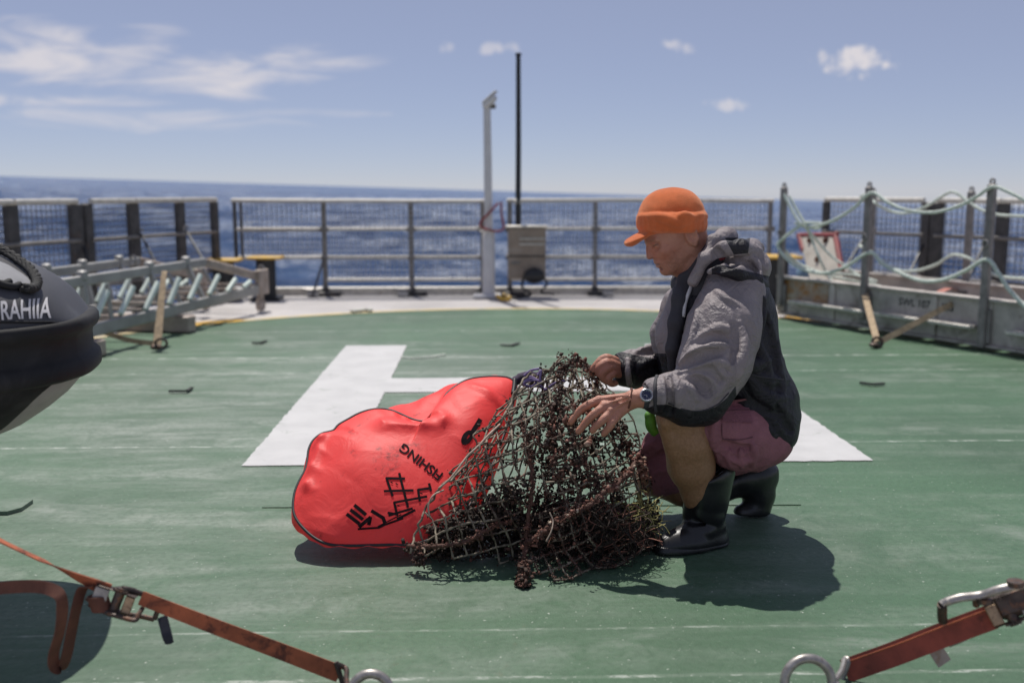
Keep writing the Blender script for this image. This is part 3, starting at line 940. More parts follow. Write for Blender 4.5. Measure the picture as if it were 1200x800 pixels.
def gangway_right():
    t = thing('gangway', 'weathered aluminium gangway with roped stanchions along the starboard side', 'gangway', tuple(gpt(1.5, 0.45, 0)), 'gangways lashed down on deck')
    R = np.stack([GBd, GO, _z], 1)
    z0, H = 0.045, 0.30
    L = 4.6
    for k, off in enumerate((0.0, 0.95)):
        sg = 1 if k == 0 else -1
        s0 = -0.05 if k == 0 else -0.25
        ln = L - s0
        c = gpt(s0 + ln / 2, off, 0)
        part('side_beam', MB().box(c + (0, 0, z0 + H / 2), (ln, 0.018, H), R, 0.003), M['alu'], t)
        part('top_flange', MB().box(c + (0, 0, z0 + H + 0.011), (ln, 0.085, 0.022), R, 0.004), M['alu'], t)
        part('bottom_flange', MB().box(c + (0, 0, z0 - 0.010), (ln, 0.085, 0.020), R, 0.004), M['alu'], t)
        # ledge strips on the outer face, broken at the posts
        a = 0.12
        for sl in ((0.18, 1.02), (1.12, 1.62), (1.66, 2.02), (2.30, 3.1), (3.2, 4.2)):
            m_ = (sl[0] + sl[1]) / 2
            part('ledge', MB().box(gpt(m_, off, 0) - GO * sg * 0.058 + (0, 0, z0 + 0.115), (sl[1] - sl[0], 0.100, 0.026), R, 0.004), M['galv'], t)
        for s in (0.62, 1.64, 2.1, 2.75):
            part('stiffener', MB().box(gpt(s, off, 0) - GO * sg * 0.018 + (0, 0, z0 + H / 2), (0.05, 0.020, H - 0.01), R, 0.003), M['alu'], t)
    if True:
        part('stained_end', MB().box(gpt(0.25, 0, 0) - GO * 0.012 + (0, 0, z0 + 0.19), (0.62, 0.008, 0.20), R, 0.002), M['alu_rust'], t)
    for s in np.arange(0.3, 4.5, 0.32):
        part('tread', MB().beam(gpt(s, 0.02, z0 + 0.17), gpt(s, 0.93, z0 + 0.17), 0.24, 0.03), M['gw_worn'], t)
    for k, (s, off, top, low) in enumerate(((0.02, -0.05, 1.135, 0.10), (0.985, -0.05, 1.135, 0.10), (2.08, -0.05, 1.15, 0.02), (3.1, -0.05, 1.15, 0.02), (0.05, 0.97, 1.09, 0.2), (1.09, 0.97, 1.10, 0.2), (2.12, 0.97, 1.10, 0.2), (3.14, 0.97, 1.1, 0.2))):
        p = gpt(s, off, 0)
        po = part('stanchion', MB().box(p + (0, 0, (top + low) / 2), (0.058, 0.045, top - low), R, 0.008), M['alu_post'], t)
        part('rope_eye', MB().tube([p + GBd * 0.017 * math.cos(q) + np.array([0, 0, top + 0.014 + 0.017 * math.sin(q)]) for q in np.linspace(0, 6.28, 14)], 0.008, 6), M['bare_steel'], po)
        part('rope_eye', MB().tube([p - GO * (0.03 if off < .5 else -.03) + GBd * 0.02 * math.cos(q) + np.array([0, 0, 0.745 + 0.024 * math.sin(q)]) for q in np.linspace(0, 6.28, 14)], 0.007, 6), M['bare_steel'], po)
        part('bracket', MB().box(p + (0, 0, z0 + 0.13) + GO * (0.02 if off < .5 else -.02), (0.10, 0.03, 0.24), R, 0.006), M['alu_post'], po)
    # lettering on the near beam
    mb = MB()
    v, f = text_mesh('SWL 107', 0.078, bold=0.0012)
    w = v[:, 0].max()
    def put(v, s, z):
        return np.array([gpt(s + x, 0, z + y) - GO * 0.0105 for x, y, _ in v])
    mb.add(put(v, 1.30, z0 + 0.198), f)
    v2, f2 = text_mesh('KG', 0.078, bold=0.0012)
    mb.add(put(v2, 1.30 + w + 0.10, z0 + 0.198), f2)
    part('lettering', mb, M['black'], t, False)
    return t


gangway_right()
# ropes on the stanchions
def gs(px, off):
    """distance along the gangway where px is seen, at the given offset"""
    a = gpt(0, off, 0)[:2]; dr = ray(px, 300)[:2]; d = GBd[:2]
    return np.linalg.solve(np.array([[d[0], -dr[0]], [d[1], -dr[1]]]), EYE[:2] - a)[0]


def gp(px, py, off):
    a = gpt(gs(px, off), off, 0)
    return P(px, py, a[1])


def rope(paths, label, r=0.014):
    mb = MB()
    for pts in paths:
        mb.tube(spline([gp(*q) for q in pts], 10), r, 8)
    return tag(part('rope', mb, M['mint_rope'], None), label, 'rope', 'mint ropes on the roped gangway')


N0, F0 = -0.07, 0.94
rope([[(919, 228, N0), (928, 246, N0), (938, 262, N0), (948, 266, 0), (975, 259, N0), (1000, 244, N0), (1021, 226, N0), (1040, 237, N0), (1062, 246, N0), (1092, 249, N0), (1122, 242, N0), (1145, 230, N0), (1163, 219, N0), (1182, 225, N0), (1215, 242, N0)]],
     'upper mint rope looped over the tops of the near stanchions', 0.0125)
rope([[(1008, 231, F0), (1015, 228, F0), (1026, 238, .6), (1040, 246, F0), (1060, 250, F0), (1085, 242, F0), (1101, 232, F0), (1117, 225, F0), (1134, 236, F0), (1150, 246, F0), (1172, 252, F0), (1215, 254, F0)]],
     'upper mint rope sagging between the outboard stanchions', 0.0125)
rope([[(941, 262, N0), (928, 271, N0), (915, 282, N0), (912, 289, N0), (922, 303, N0), (940, 315, N0), (965, 320, N0), (990, 313, N0), (1019, 296, N0), (1035, 309, N0), (1055, 320, N0), (1080, 329, N0), (1105, 328, N0), (1130, 318, N0), (1156, 304, N0), (1170, 320, N0), (1184, 341, N0), (1210, 368, N0)]],
     'lower mint rope hanging in wide loops on the near stanchions', 0.0145)
rope([[(1008, 288, F0), (1022, 296, .7), (1036, 308, F0), (1054, 317, F0), (1075, 317, F0), (1097, 310, F0), (1116, 299, F0), (1136, 303, F0), (1152, 313, F0), (1172, 324, F0), (1215, 327, F0)]],
     'lower mint rope strung between the outboard stanchions', 0.0135)
rope([[(912, 287, 0), (925, 302, .1), (945, 313, .2), (975, 324, .3), (1005, 330, .4), (1030, 337, .5), (1040, 345, .5)],
      [(917, 290, 0), (935, 308, .15), (965, 320, .2), (1000, 322, .3), (1028, 330, .3)],
      [(942, 264, 0), (955, 279, .2), (972, 298, .3), (992, 313, .35), (1015, 328, .4), (1038, 340, .45)],
      [(944, 262, 0), (952, 282, .1), (960, 302, .1), (970, 322, .2), (982, 335, .2), (1010, 338, .3), (1032, 335, .4)],
      [(925, 230, 0), (935, 248, 0), (946, 264, 0), (958, 268, .05), (962, 262, .05), (948, 261, 0), (932, 262, 0)]],
     'tangle of slack mint rope at the far end of the roped gangway', 0.0115)
# lashing of the starboard gangway
hk = G(1028, 402, 0.03)
t = thing('lashing_strap', 'two legged tan strap tying the roped gangway to a deck ring', 'strap', (hk[0], hk[1], 0), 'tan lashing straps on the gangways')
a1, a2 = gp(1013, 343, -0.06), gp(1112, 358, -0.06)
part('webbing', MB().ribbon(spline([gp(1013, 340, 0.03), a1, (a1 + hk) / 2, hk + (0, 0, 0.01)]), GBd, 0.046, 0.004), M['tan_web'], t)
part('webbing', MB().ribbon(spline([gp(1118, 356, -0.02), a2, (a2 + hk) / 2, hk + (0.02, 0, 0.01)]), (0.1, 0.5, 1), 0.042, 0.004), M['tan_web'], t)
part('hook', MB().tube([hk + (0.035 * math.cos(q), 0.01 * math.sin(q), 0.005 + 0.035 * math.sin(q)) for q in np.linspace(0, 6.28, 16)], 0.011, 6).box(hk + (-0.035, -0.03, -0.008), (0.06, 0.05, 0.03), bev=0.008), M['rusty'], t)
tag(part('strap', MB().ribbon(spline([gp(1087, 352, 0.03), gp(1100, 343, 0.45), gp(1112, 338, .8), gp(1121, 340, .95), gp(1120, 343, .97)]), GBd, 0.06, 0.005), M['pink_web'], None),
    'faded red strap lying across both beams of the roped gangway', 'strap')

# rescue board behind the rope tangle
q = [gp(937, 276, .75), gp(979, 276, .75), gp(990, 336, .45), gp(952, 336, .45)]
t = thing('board', 'cream board with a dark red rim leaning behind the rope tangle', 'board', tuple((q[2] + q[3]) / 2))
c = sum(q) / 4
nn = np.cross(q[1] - q[0], q[3] - q[0]); nn /= np.linalg.norm(nn)
if nn[1] > 0: nn = -nn
mb = MB(); mb.add([x + nn * 0.012 for x in q] + [x - nn * 0.035 for x in q], [(0, 1, 2, 3), (7, 6, 5, 4), (0, 4, 5, 1), (1, 5, 6, 2), (2, 6, 7, 3), (3, 7, 4, 0)])
part('panel', mb, M['board_cream'], t)
part('rim', MB().tube(spline([q[3] * .3 + q[0] * .7, q[0] * .97 + q[3] * .03, q[0] * .95 + q[1] * .05, q[1] * .95 + q[0] * .05, q[1] * .97 + q[2] * .03, q[1] * .3 + q[2] * .7]), 0.026, 10), M['board_red'], t)
for a, b in ((.3, .12), (.75, .12), (.4, .5)):
    x = (q[0] * (1 - a) + q[1] * a) * (1 - b) + (q[3] * (1 - a) + q[2] * a) * b + nn * 0.02
    part('strap_eye', MB().ball(x, (0.035, 0.02, 0.035), 1), M['brown_web'], t)
c0 = gp(940, 330, .3)
tag(part('cloth', MB().ball(c0 + (0, 0, 0.05), (0.06, 0.05, 0.10), 2, 0.15), M['blue_cloth'], None), 'crumpled pale blue cloth beside the cream board', 'cloth')

# scraps lying about on the deck
def scrap(pts, w, label, m='debris_dark', h=0.010):
    q = [G(x, y, 0.004) for x, y in pts]
    mb = MB()
    for a, b in zip(q[:-1], q[1:]):
        mb.beam(a + (0, 0, h / 2), b + (0, 0, h / 2), w, h)
    return tag(part('scrap', mb, M[m], None), label, 'scrap', 'small scraps lying on the deck')


scrap([(198, 459), (219, 459), (225, 455)], 0.018, 'bent dark strip of scrap left of the white H')
scrap([(296, 402), (304, 402.5), (312, 400)], 0.022, 'small dark scrap on the green deck below the truss gangway wheel')
scrap([(587, 404), (598, 405), (608, 402)], 0.03, 'dark oblong scrap between the legs of the white H', h=0.006)
scrap([(1008, 449), (1022, 451), (1036, 450)], 0.022, 'thin dark scrap on the green deck right of the man')
scrap([(470, 418), (486, 419.5), (505, 418), (522, 415)], 0.016, 'pale streak of scrap between the legs of the white H', 'debris_pale', 0.004)
scrap([(412, 366), (430, 364), (434, 365)], 0.05, 'crumpled pale scrap on the yellow circle line', 'debris_pale', 0.02)
# ==PART3==
# ================================================================== inflatable boat bow (port, raised on a cradle out of frame)
def boat():
    T = P(109, 398, 2.74)
    yaw = math.radians(13)
    Bk = np.array([-math.cos(yaw), -math.sin(yaw), 0]); Lt = np.array([-math.sin(yaw), math.cos(yaw), 0])
    Wd, LB, nexp, Ltot = 0.37, 0.42, 2.5, 1.35
    zt, zb = 0.062, -0.066
    t = thing('inflatable_boat', 'black inflatable boat bow with worn white lettering raised beside the deck', 'boat', (T[0] - 0.6, T[1], 0.4))

    def w(s):
        q = np.clip(1 - s / LB, 0, 1)
        return Wd * np.maximum(0, 1 - q ** nexp) ** (1 / nexp)

    def pt(s, y, z):
        return T + np.asarray(s)[..., None] * Bk + np.asarray(y)[..., None] * Lt + np.asarray(z)[..., None] * _z

    sr = np.concatenate([[0.0, 0.002, 0.006, 0.012, 0.02, 0.03], np.linspace(0.045, Ltot, 60)])
    rise = lambda s: np.interp(s, [0, .015, .05, .10, .17, .26, .40, .65, 1.4], [0, .022, .080, .122, .162, .205, .245, .27, .27])
    drop = lambda s: np.interp(s, [0, .02, .05, .10, .17, .26, .40, .65, 1.4], [0, .03, .065, .105, .15, .185, .215, .23, .235])
    ph = np.linspace(0, math.pi, 41)
    Sg, Pg = np.meshgrid(sr, ph, indexing='ij')

    def upper(s, phi, off=0.0):
        ww = w(s) - 0.012
        ww = np.maximum(ww, 0)
        h = rise(np.maximum(s - 0.012, 0))
        c, sn = np.cos(phi), np.sin(phi)
        y = -ww * np.sign(c) * np.abs(c) ** 0.8
        z = zt + h * np.abs(sn) ** 0.85
        p = pt(s, y, z)
        n = np.stack([-c, sn], -1)
        return p + (n[..., 0:1] * Lt + n[..., 1:2] * _z) * off
    mb = MB(); mb.grid(upper(Sg, Pg))
    part('tube', mb, M['tube_grey'], t, True)
    ww = np.maximum(w(Sg) - 0.014, 0)
    c, sn = np.cos(Pg), np.sin(Pg)
    hull = pt(Sg, -ww * np.sign(c) * np.abs(c) ** 0.85, zb - drop(np.maximum(Sg - 0.014, 0)) * np.abs(sn) ** 1.1)
    mb = MB(); mb.grid(hull, True)
    part('hull', mb, M['hull_grey'], t, True)
    # dark boot stripe of the hull: a second skin following the chine
    k = []
    for s in sr:
        row = []
        for f in np.linspace(0, 1, 9):
            lim = np.interp(s, [0, .05, .09, .14, .20, .40, 1.4], [0.0, 0.05, .33, .62, .86, 1.0, 1.0]) * 1.15
            phi = f * min(lim, 1.25)
            cc, ss = math.cos(phi), math.sin(phi)
            wv = max(float(w(s)) - 0.0115, 0)
            row.append(pt(np.array(s), np.array(-wv * np.sign(cc) * abs(cc) ** 0.85 - 0.002), np.array(zb - float(drop(max(s - 0.014, 0))) * abs(ss) ** 1.1)))
        k.append(row)
    mb = MB(); mb.grid(np.array(k), True)
    part('hull_band', mb, M['rubber'], t, True)
    # rubbing strake swept round the bow: two ridges with a hollow between
    prof = [(-0.03, zt + 0.012), (0.006, zt + 0.014), (0.012, zt + 0.005), (0.013, zt - 0.012), (0.007, zt - 0.022), (-0.004, zt - 0.030), (-0.007, zt - 0.045), (-0.006, zb + 0.045),
            (0.000, zb + 0.040), (0.011, zb + 0.030), (0.014, zb + 0.012), (0.012, zb - 0.003), (0.004, zb - 0.010), (-0.03, zb - 0.012)]
    out = []
    ss = np.concatenate([np.linspace(Ltot, 0.05, 50), LB * np.linspace(0.11, 0, 14) ** 1.5])
    near = [(s, -float(w(s))) for s in ss]
    path = near + [(s, -y) for s, y in near[::-1][1:]]
    pp = np.array(path); tg = np.gradient(pp, axis=0); tg /= np.linalg.norm(tg, axis=1)[:, None] + 1e-9
    nr = np.stack([-tg[:, 1], tg[:, 0]], 1)
    for (s, y), n in zip(path, nr):
        if n[0] * (s - 0.7) + n[1] * y < 0: n = -n
        out.append([pt(np.array(s + n[0] * a), np.array(y + n[1] * a), np.array(z)) for a, z in prof])
    mb = MB(); mb.grid(np.array(out), True)
    part('rubbing_strake', mb, M['rubber'], t, True)
    # worn white lettering on the near side of the tube
    v, f = text_mesh('RAHIIA', 0.058, bold=0.001, cuts=4)
    wmax = v[:, 0].max()
    s_ = 0.062 + (wmax - v[:, 0]) * 0.52
    zz = 0.036 + v[:, 1] * 1.0 - 0.12 * np.maximum(0, 0.13 - s_)
    q_ = np.clip(zz / rise(np.maximum(s_ - 0.012, 0)), 0.02, 0.995)
    ph_ = np.arcsin(q_ ** (1 / 0.85))
    mb = MB(); mb.add(upper(s_ + v[:, 1] * 0.10, ph_, 0.0035), f)
    part('lettering', mb, M['letter_white'], t, False)
    # grey patch and the black grab line looped over the tube
    a = np.linspace(-1, 1, 15); b = np.linspace(-1, 1, 9)
    A, Bq = np.meshgrid(a, b, indexing='ij')
    mb = MB(); mb.grid(upper(0.215 + 0.10 * A * np.sqrt(1 - Bq ** 2 * .8), 1.02 + 0.26 * Bq, 0.004))
    part('patch', mb, M['patch_grey'], t, True)
    s_ = np.array([.40, .34, .29, .25, .215, .185, .165, .16, .165, .18]) - .062; p_ = np.array([1.75, 1.62, 1.55, 1.5, 1.42, 1.3, 1.12, .96, .84, .78])
    pts = spline(upper(s_, p_, 0.016), 10)
    mb = MB()
    for k in range(3):
        q = np.linspace(0, 44, len(pts)) + k * 2.094
        mb.tube(pts + 0.0062 * np.stack([np.cos(q), np.sin(q) * 0.7, np.sin(q) * .8], 1), 0.0075, 7)
    part('grab_line', mb, M['black_rope'], t, True)
    mb = MB()
    for k in range(2):
        s_ = np.array([.24, .20, .165, .14, .13]) + .02 * k
        mb.tube(spline(upper(s_, np.array([1.0, .83, .76, .78, .86]), 0.010), 8), 0.009, 7)
    part('grab_patch', mb, M['rubber'], t, True)
    mb = MB()
    sq = np.linspace(0.03, 1.3, 40)
    mb.tube(upper(sq, 0.16 + 0 * sq, 0.002), 0.0035, 6)
    part('seam', mb, M['rubber'], t, True)
    # the cradle that carries the boat
    c = T + Bk * 1.0
    ct = thing('boat_cradle', 'timber and steel cradle carrying the black inflatable boat', 'cradle', (c[0], c[1], 0))
    part('post', MB().box((c[0] - .05, c[1] - 0.30, 0.25), (0.08, 0.08, 0.5)), M['rusty'], ct)
    part('post', MB().box((c[0] - .05, c[1] + 0.30, 0.25), (0.08, 0.08, 0.5)), M['rusty'], ct)
    part('bearer', MB().box((c[0] - .05, c[1], 0.40), (0.12, 0.75, 0.09)), M['gw_worn'], ct)
    return T, Bk, Lt


BT, BB, BL = boat()


# ================================================================== foreground ratchet straps
def deck_ring(px, py, label, R=0.047, tilt=0.2):
    c = G(px, py, 0.0)
    t = thing('deck_ring', label, 'deck ring', tuple(c), 'steel tie down rings in the deck')
    q = np.linspace(0, 2 * math.pi, 36, endpoint=False)
    ring = np.stack([c[0] + R * np.cos(q), c[1] + R * np.sin(q) * tilt, 0.006 + R * 0.8 + R * np.sin(q)], 1)
    part('ring', MB().tube(ring, 0.0105, 12, closed=True), M['bare_steel'], t)
    part('socket', MB().tube([c + (0, 0, -0.002), c + (0, 0, 0.012)], [0.055, 0.045], 18), M['rusty'], t)
    part('lug', MB().tube([c + (-0.016, 0, 0.012), c + (0.016, 0, 0.012)], 0.016, 10), M['rusty'], t)
    return c


def pv(*q):
    return np.array([P(*x) for x in q])


c1 = deck_ring(435, 833, 'grey steel deck ring hooked by the long orange strap', 0.042)
t = thing('ratchet_strap', 'long worn orange ratchet strap running from the deck ring up to the left', 'strap', tuple(c1), 'ratchet straps in front of the deck')
end = BT + BB * 0.95 - BL * 0.36 + np.array([0, 0, -0.03])
main = spline(np.vstack([pv((398, 789, 2.13), (330, 763, 2.13), (250, 733, 2.13), (165, 700, 2.13)),]), 10)
rgt, upc = _r, UPV
wd = upc * 0.93 - rgt * 0.30
part('webbing', MB().ribbon(main, wd, np.linspace(0.039, 0.031, len(main)), 0.0028), M['orange_web'], t)
sec = spline(np.vstack([pv((128, 692, 2.13), (100, 680, 2.13), (70, 666, 2.13), (40, 652, 2.13), (0, 633, 2.14), (-90, 588, 2.18)), end[None]]), 8)
wds = []
for k in range(len(sec)):
    f = min(1, k / 22)
    a = math.radians(-8 - 62 * f)
    wds.append((upc * math.cos(a) + FWD * math.sin(a)) * 0.95 - rgt * 0.3)
part('upper_webbing', MB().ribbon(sec, np.array(wds), 0.033, 0.0028), M['orange_web'], t)
# hook with two wire legs
h0, h1 = P(398, 789, 2.13), c1 + np.array([0.0, 0.0, 0.06])
ax = main[0] - main[3]; ax /= np.linalg.norm(ax)
wn = wd / np.linalg.norm(wd)
tipc = c1 + np.array([-0.045, 0, 0.035])
part('hook', MB().tube(spline([h0 + wn * 0.024, h0 + wn * 0.020 + ax * 0.022, (h0 + tipc) / 2 + wn * 0.016 + ax * .01, tipc + (0, 0, 0.012), tipc + (0.03, 0.005, 0.0)]), 0.0062, 8)
     .tube(spline([h0 - wn * 0.024, h0 - wn * 0.020 + ax * 0.02, (h0 + tipc) / 2 - wn * 0.018, tipc - (0, 0, 0.012), tipc + (0.03, -0.005, -0.012)]), 0.0062, 8)
     .tube([h0 + wn * 0.028, h0 - wn * 0.028], 0.0062, 8), M['rusty'], t)


def ratchet(t, C, A, U, k=1.0, handle=1):
    """C centre, A along the strap, U across the webbing (roughly up in the picture); the third axis looks out"""
    A = A / np.linalg.norm(A); U = U - A * np.dot(U, A); U /= np.linalg.norm(U); O = np.cross(A, U)
    if O[1] > 0: O = -O                                        # towards the viewer's side
    R = np.stack([A, O, U], 1)
    def w(a, o, u): return C + A * a * k + O * o * k + U * u * k
    fr = MB()
    for s in (-1, 1):                                          # two side plates
        fr.box(w(0.0, -0.004, 0.030 * s), np.array((0.13, 0.034, 0.0045)) * k, R, 0.0015)
    f = part('ratchet_frame', fr, M['rusty'], t)
    part('crossbar', MB().tube([w(-0.055, 0, -0.034), w(-0.055, 0, 0.034)], 0.006 * k, 10), M['brass_steel'], f)
    part('cover_plate', MB().box(w(-0.040, 0.013, 0.0), np.array((0.046, 0.004, 0.054)) * k, R, 0.0015), M['bare_steel'], f)
    part('cover_plate', MB().box(w(0.050, 0.012, 0.0), np.array((0.030, 0.006, 0.056)) * k, R, 0.002), M['brass_steel'], f)
    sp = part('spool', MB().tube([w(0.012, 0, -0.042), w(0.012, 0, 0.042)], 0.016 * k, 14), M['rusty'], t)
    for s in (-1, 1):                                          # toothed wheels
        a = np.linspace(0, 2 * math.pi, 29)[:-1]
        rr = np.where(np.arange(28) % 2 == 0, 0.026, 0.020) * k
        c0 = w(0.012, 0, 0.035 * s)
        pr = np.array([c0 + A * math.cos(x) * y + O * math.sin(x) * y for x, y in zip(a, rr)])
        part('ratchet_wheel', MB().add(np.concatenate([pr - U * 0.0025 * k, pr + U * 0.0025 * k]), [tuple(range(27, -1, -1)), tuple(range(28, 56))] + [(i, (i + 1) % 28, 28 + (i + 1) % 28, 28 + i) for i in range(28)]), M['rusty'], sp)
    if not handle:
        return w
    hd = MB()
    for s in (-1, 1):
        hd.tube(spline([w(0.012, 0, 0.040 * s), w(0.045, -0.02 * handle, 0.039 * s), w(0.085, -0.034 * handle, 0.034 * s), w(0.135, -0.040 * handle, 0.030 * s)], 5), [0.0105 * k] * 6 + [0.0085 * k] * 10, 8)
    hd.tube([w(0.135, -0.040 * handle, -0.030), w(0.135, -0.040 * handle, 0.030)], 0.0085 * k, 8)
    part('handle', hd, M['rusty'], t)
    return w


# left ratchet: frame runs along the strap, its handle hanging below
C = P(133, 702, 2.125)
w = ratchet(t, C, P(165, 712, 2.13) - P(100, 690, 2.13), wd, 0.70)
part('pawl_handle', MB().tube(spline(pv((105, 708, 2.13), (122, 716, 2.11), (140, 722, 2.10), (158, 726, 2.10), (162, 720, 2.11), (167, 712, 2.13))), 0.0055, 8)
     .tube(spline(pv((102, 700, 2.15), (118, 711, 2.14), (138, 716, 2.14), (156, 722, 2.14))), 0.006, 8)
     .tube(pv((158, 726, 2.10), (158, 723, 2.14)), 0.006, 8), M['rusty'], t)
wrap = MB()
for k in range(4):
    q = np.linspace(0, 6.28, 22)
    cc = P(117, 706, 2.125)
    wrap.ribbon(np.array([cc + rgt * 0.015 * (1 + .12 * k) * math.cos(x) + FWD * 0.017 * (1 + .12 * k) * math.sin(x) for x in q]), wd, 0.033, 0.002)
part('rolled_webbing', wrap, M['brown_web'], t)
# loose tail of the strap: out of the frame and back in a hanging fold
tail = spline(pv((-70, 705, 2.2), (-20, 692, 2.14), (20, 687, 2.1), (52, 688, 2.08), (70, 697, 2.07), (73, 715, 2.07), (70, 740, 2.07), (63, 765, 2.07), (64, 779, 2.075), (72, 782, 2.085), (78, 768, 2.09), (84, 738, 2.10), (90, 710, 2.11), (97, 690, 2.13), (112, 686, 2.13)), 8)
wds = []
for k in range(len(tail)):
    x = k / (len(tail) - 1)
    a = np.interp(x, [0, .2, .3, .42, .55, .65, .75, .9, 1], [0, 5, 50, 66, 62, 60, 60, 66, 30])
    b = np.interp(x, [0, .25, .35, 1], [0, 0, 1, 1])
    wds.append(upc * math.cos(math.radians(a)) * (1 - b) + rgt * (b * math.cos(math.radians(a))) + FWD * math.sin(math.radians(a)))
part('loose_webbing', MB().ribbon(tail, np.array(wds), 0.027, 0.0028), M['brown_web'], t)
tag(part('strap_end', MB().ribbon(spline(pv((190, 722, 2.14), (193, 733, 2.13), (196, 745, 2.12), (199, 754, 2.12))), rgt, [0.022] * 20 + [0.02] * 4 + [0.006], 0.003), M['dark_strap'], None), 'short dark strap end hanging below the long orange strap', 'strap')

c2 = deck_ring(946, 824, 'grey steel deck ring hooked by the short red strap', 0.052)
t = thing('ratchet_strap', 'short dark red ratchet strap with its buckle at the lower right', 'strap', tuple(c2), 'ratchet straps in front of the deck')
s0, s1 = P(990, 786, 2.12), P(1163, 722, 2.02)
rw = spline([s0, s0 * .66 + s1 * .34 + (0, 0, -0.002), s0 * .33 + s1 * .67, s1], 8)
wr = UPV * 0.93 + _r * 0.32
part('webbing', MB().ribbon(rw, wr, 0.052, 0.0028), M['red_web'], t)
part('edge_stitching', MB().ribbon(rw + wr * 0.0245, FWD, 0.006, 0.003), M['orange_web'], t)
wn = wr / np.linalg.norm(wr)
tp = c2 + np.array([0.05, 0, 0.035])
ax = s1 - s0; ax /= np.linalg.norm(ax)
part('hook', MB().tube(spline([s0 - wn * 0.026, s0 + wn * 0.024, s0 + wn * 0.033 - ax * 0.012, (s0 * .55 + tp * .45) + wn * 0.018, tp + (0.0, 0, 0.008), tp + (-0.025, 0, -0.004)]), 0.0065, 8)
     .tube(spline([s0 - wn * 0.026, s0 - wn * 0.024 - ax * 0.012, (s0 * .5 + tp * .5) - wn * 0.010, tp + (0, 0, -0.008)]), 0.0065, 8).ball(tp + (0.006, -0.004, 0.004), 0.016, 2), M['bare_steel'], t)
C = P(1187, 712, 2.0)
A = ax
w = ratchet(t, C, -A, wr, 0.80, 0)
ex = spline([C + A * 0.02, C + A * 0.3 + (0, 0, 0.02), C + A * 0.75 + (0, 0, .05)], 6)
part('upper_webbing', MB().ribbon(ex, wr, 0.05, 0.003), M['red_web'], t)
# long bent handle lying back over the webbing
part('long_handle', MB().tube(spline(pv((1103, 708, 2.02), (1106, 706, 2.02), (1125, 700, 2.01), (1150, 697, 2.0), (1172, 690, 1.98), (1200, 684, 1.97))), [0.0085] * 10 + [0.0095] * 31, 9), M['bare_steel'], t)
part('handle_bar', MB().tube(pv((1104, 708, 2.02), (1104, 722, 2.04), (1105, 727, 2.05)), 0.0105, 9).tube(pv((1144, 698, 2.0), (1144, 708, 2.02)), 0.008, 8), M['rusty'], t)
part('bolt', MB().cyl(P(1154, 706, 2.0), P(1154, 700, 2.0), 0.016, 12), M['rusty'], t)
part('bolt', MB().cyl(P(1190, 686, 1.97), P(1190, 680, 1.97), 0.017, 12), M['rusty'], t)
part('housing', MB().beam(P(1165, 712, 2.03), P(1215, 695, 2.0), 0.06, 0.062, up=wr, bev=0.012), M['rusty'], t)
tg = P(1100, 764, 2.07)
part('tag', MB().ribbon([P(1093, 755, 2.075), P(1100, 766, 2.07), P(1107, 777, 2.065)], _r * .9 - UPV * .4, 0.034, 0.002), M['gw_worn'], t)
part('loose_wire', MB().tube(spline(pv((1112, 755, 2.07), (1125, 750, 2.06), (1140, 742, 2.06), (1150, 738, 2.06))), 0.006, 7), M['bare_steel'], t)

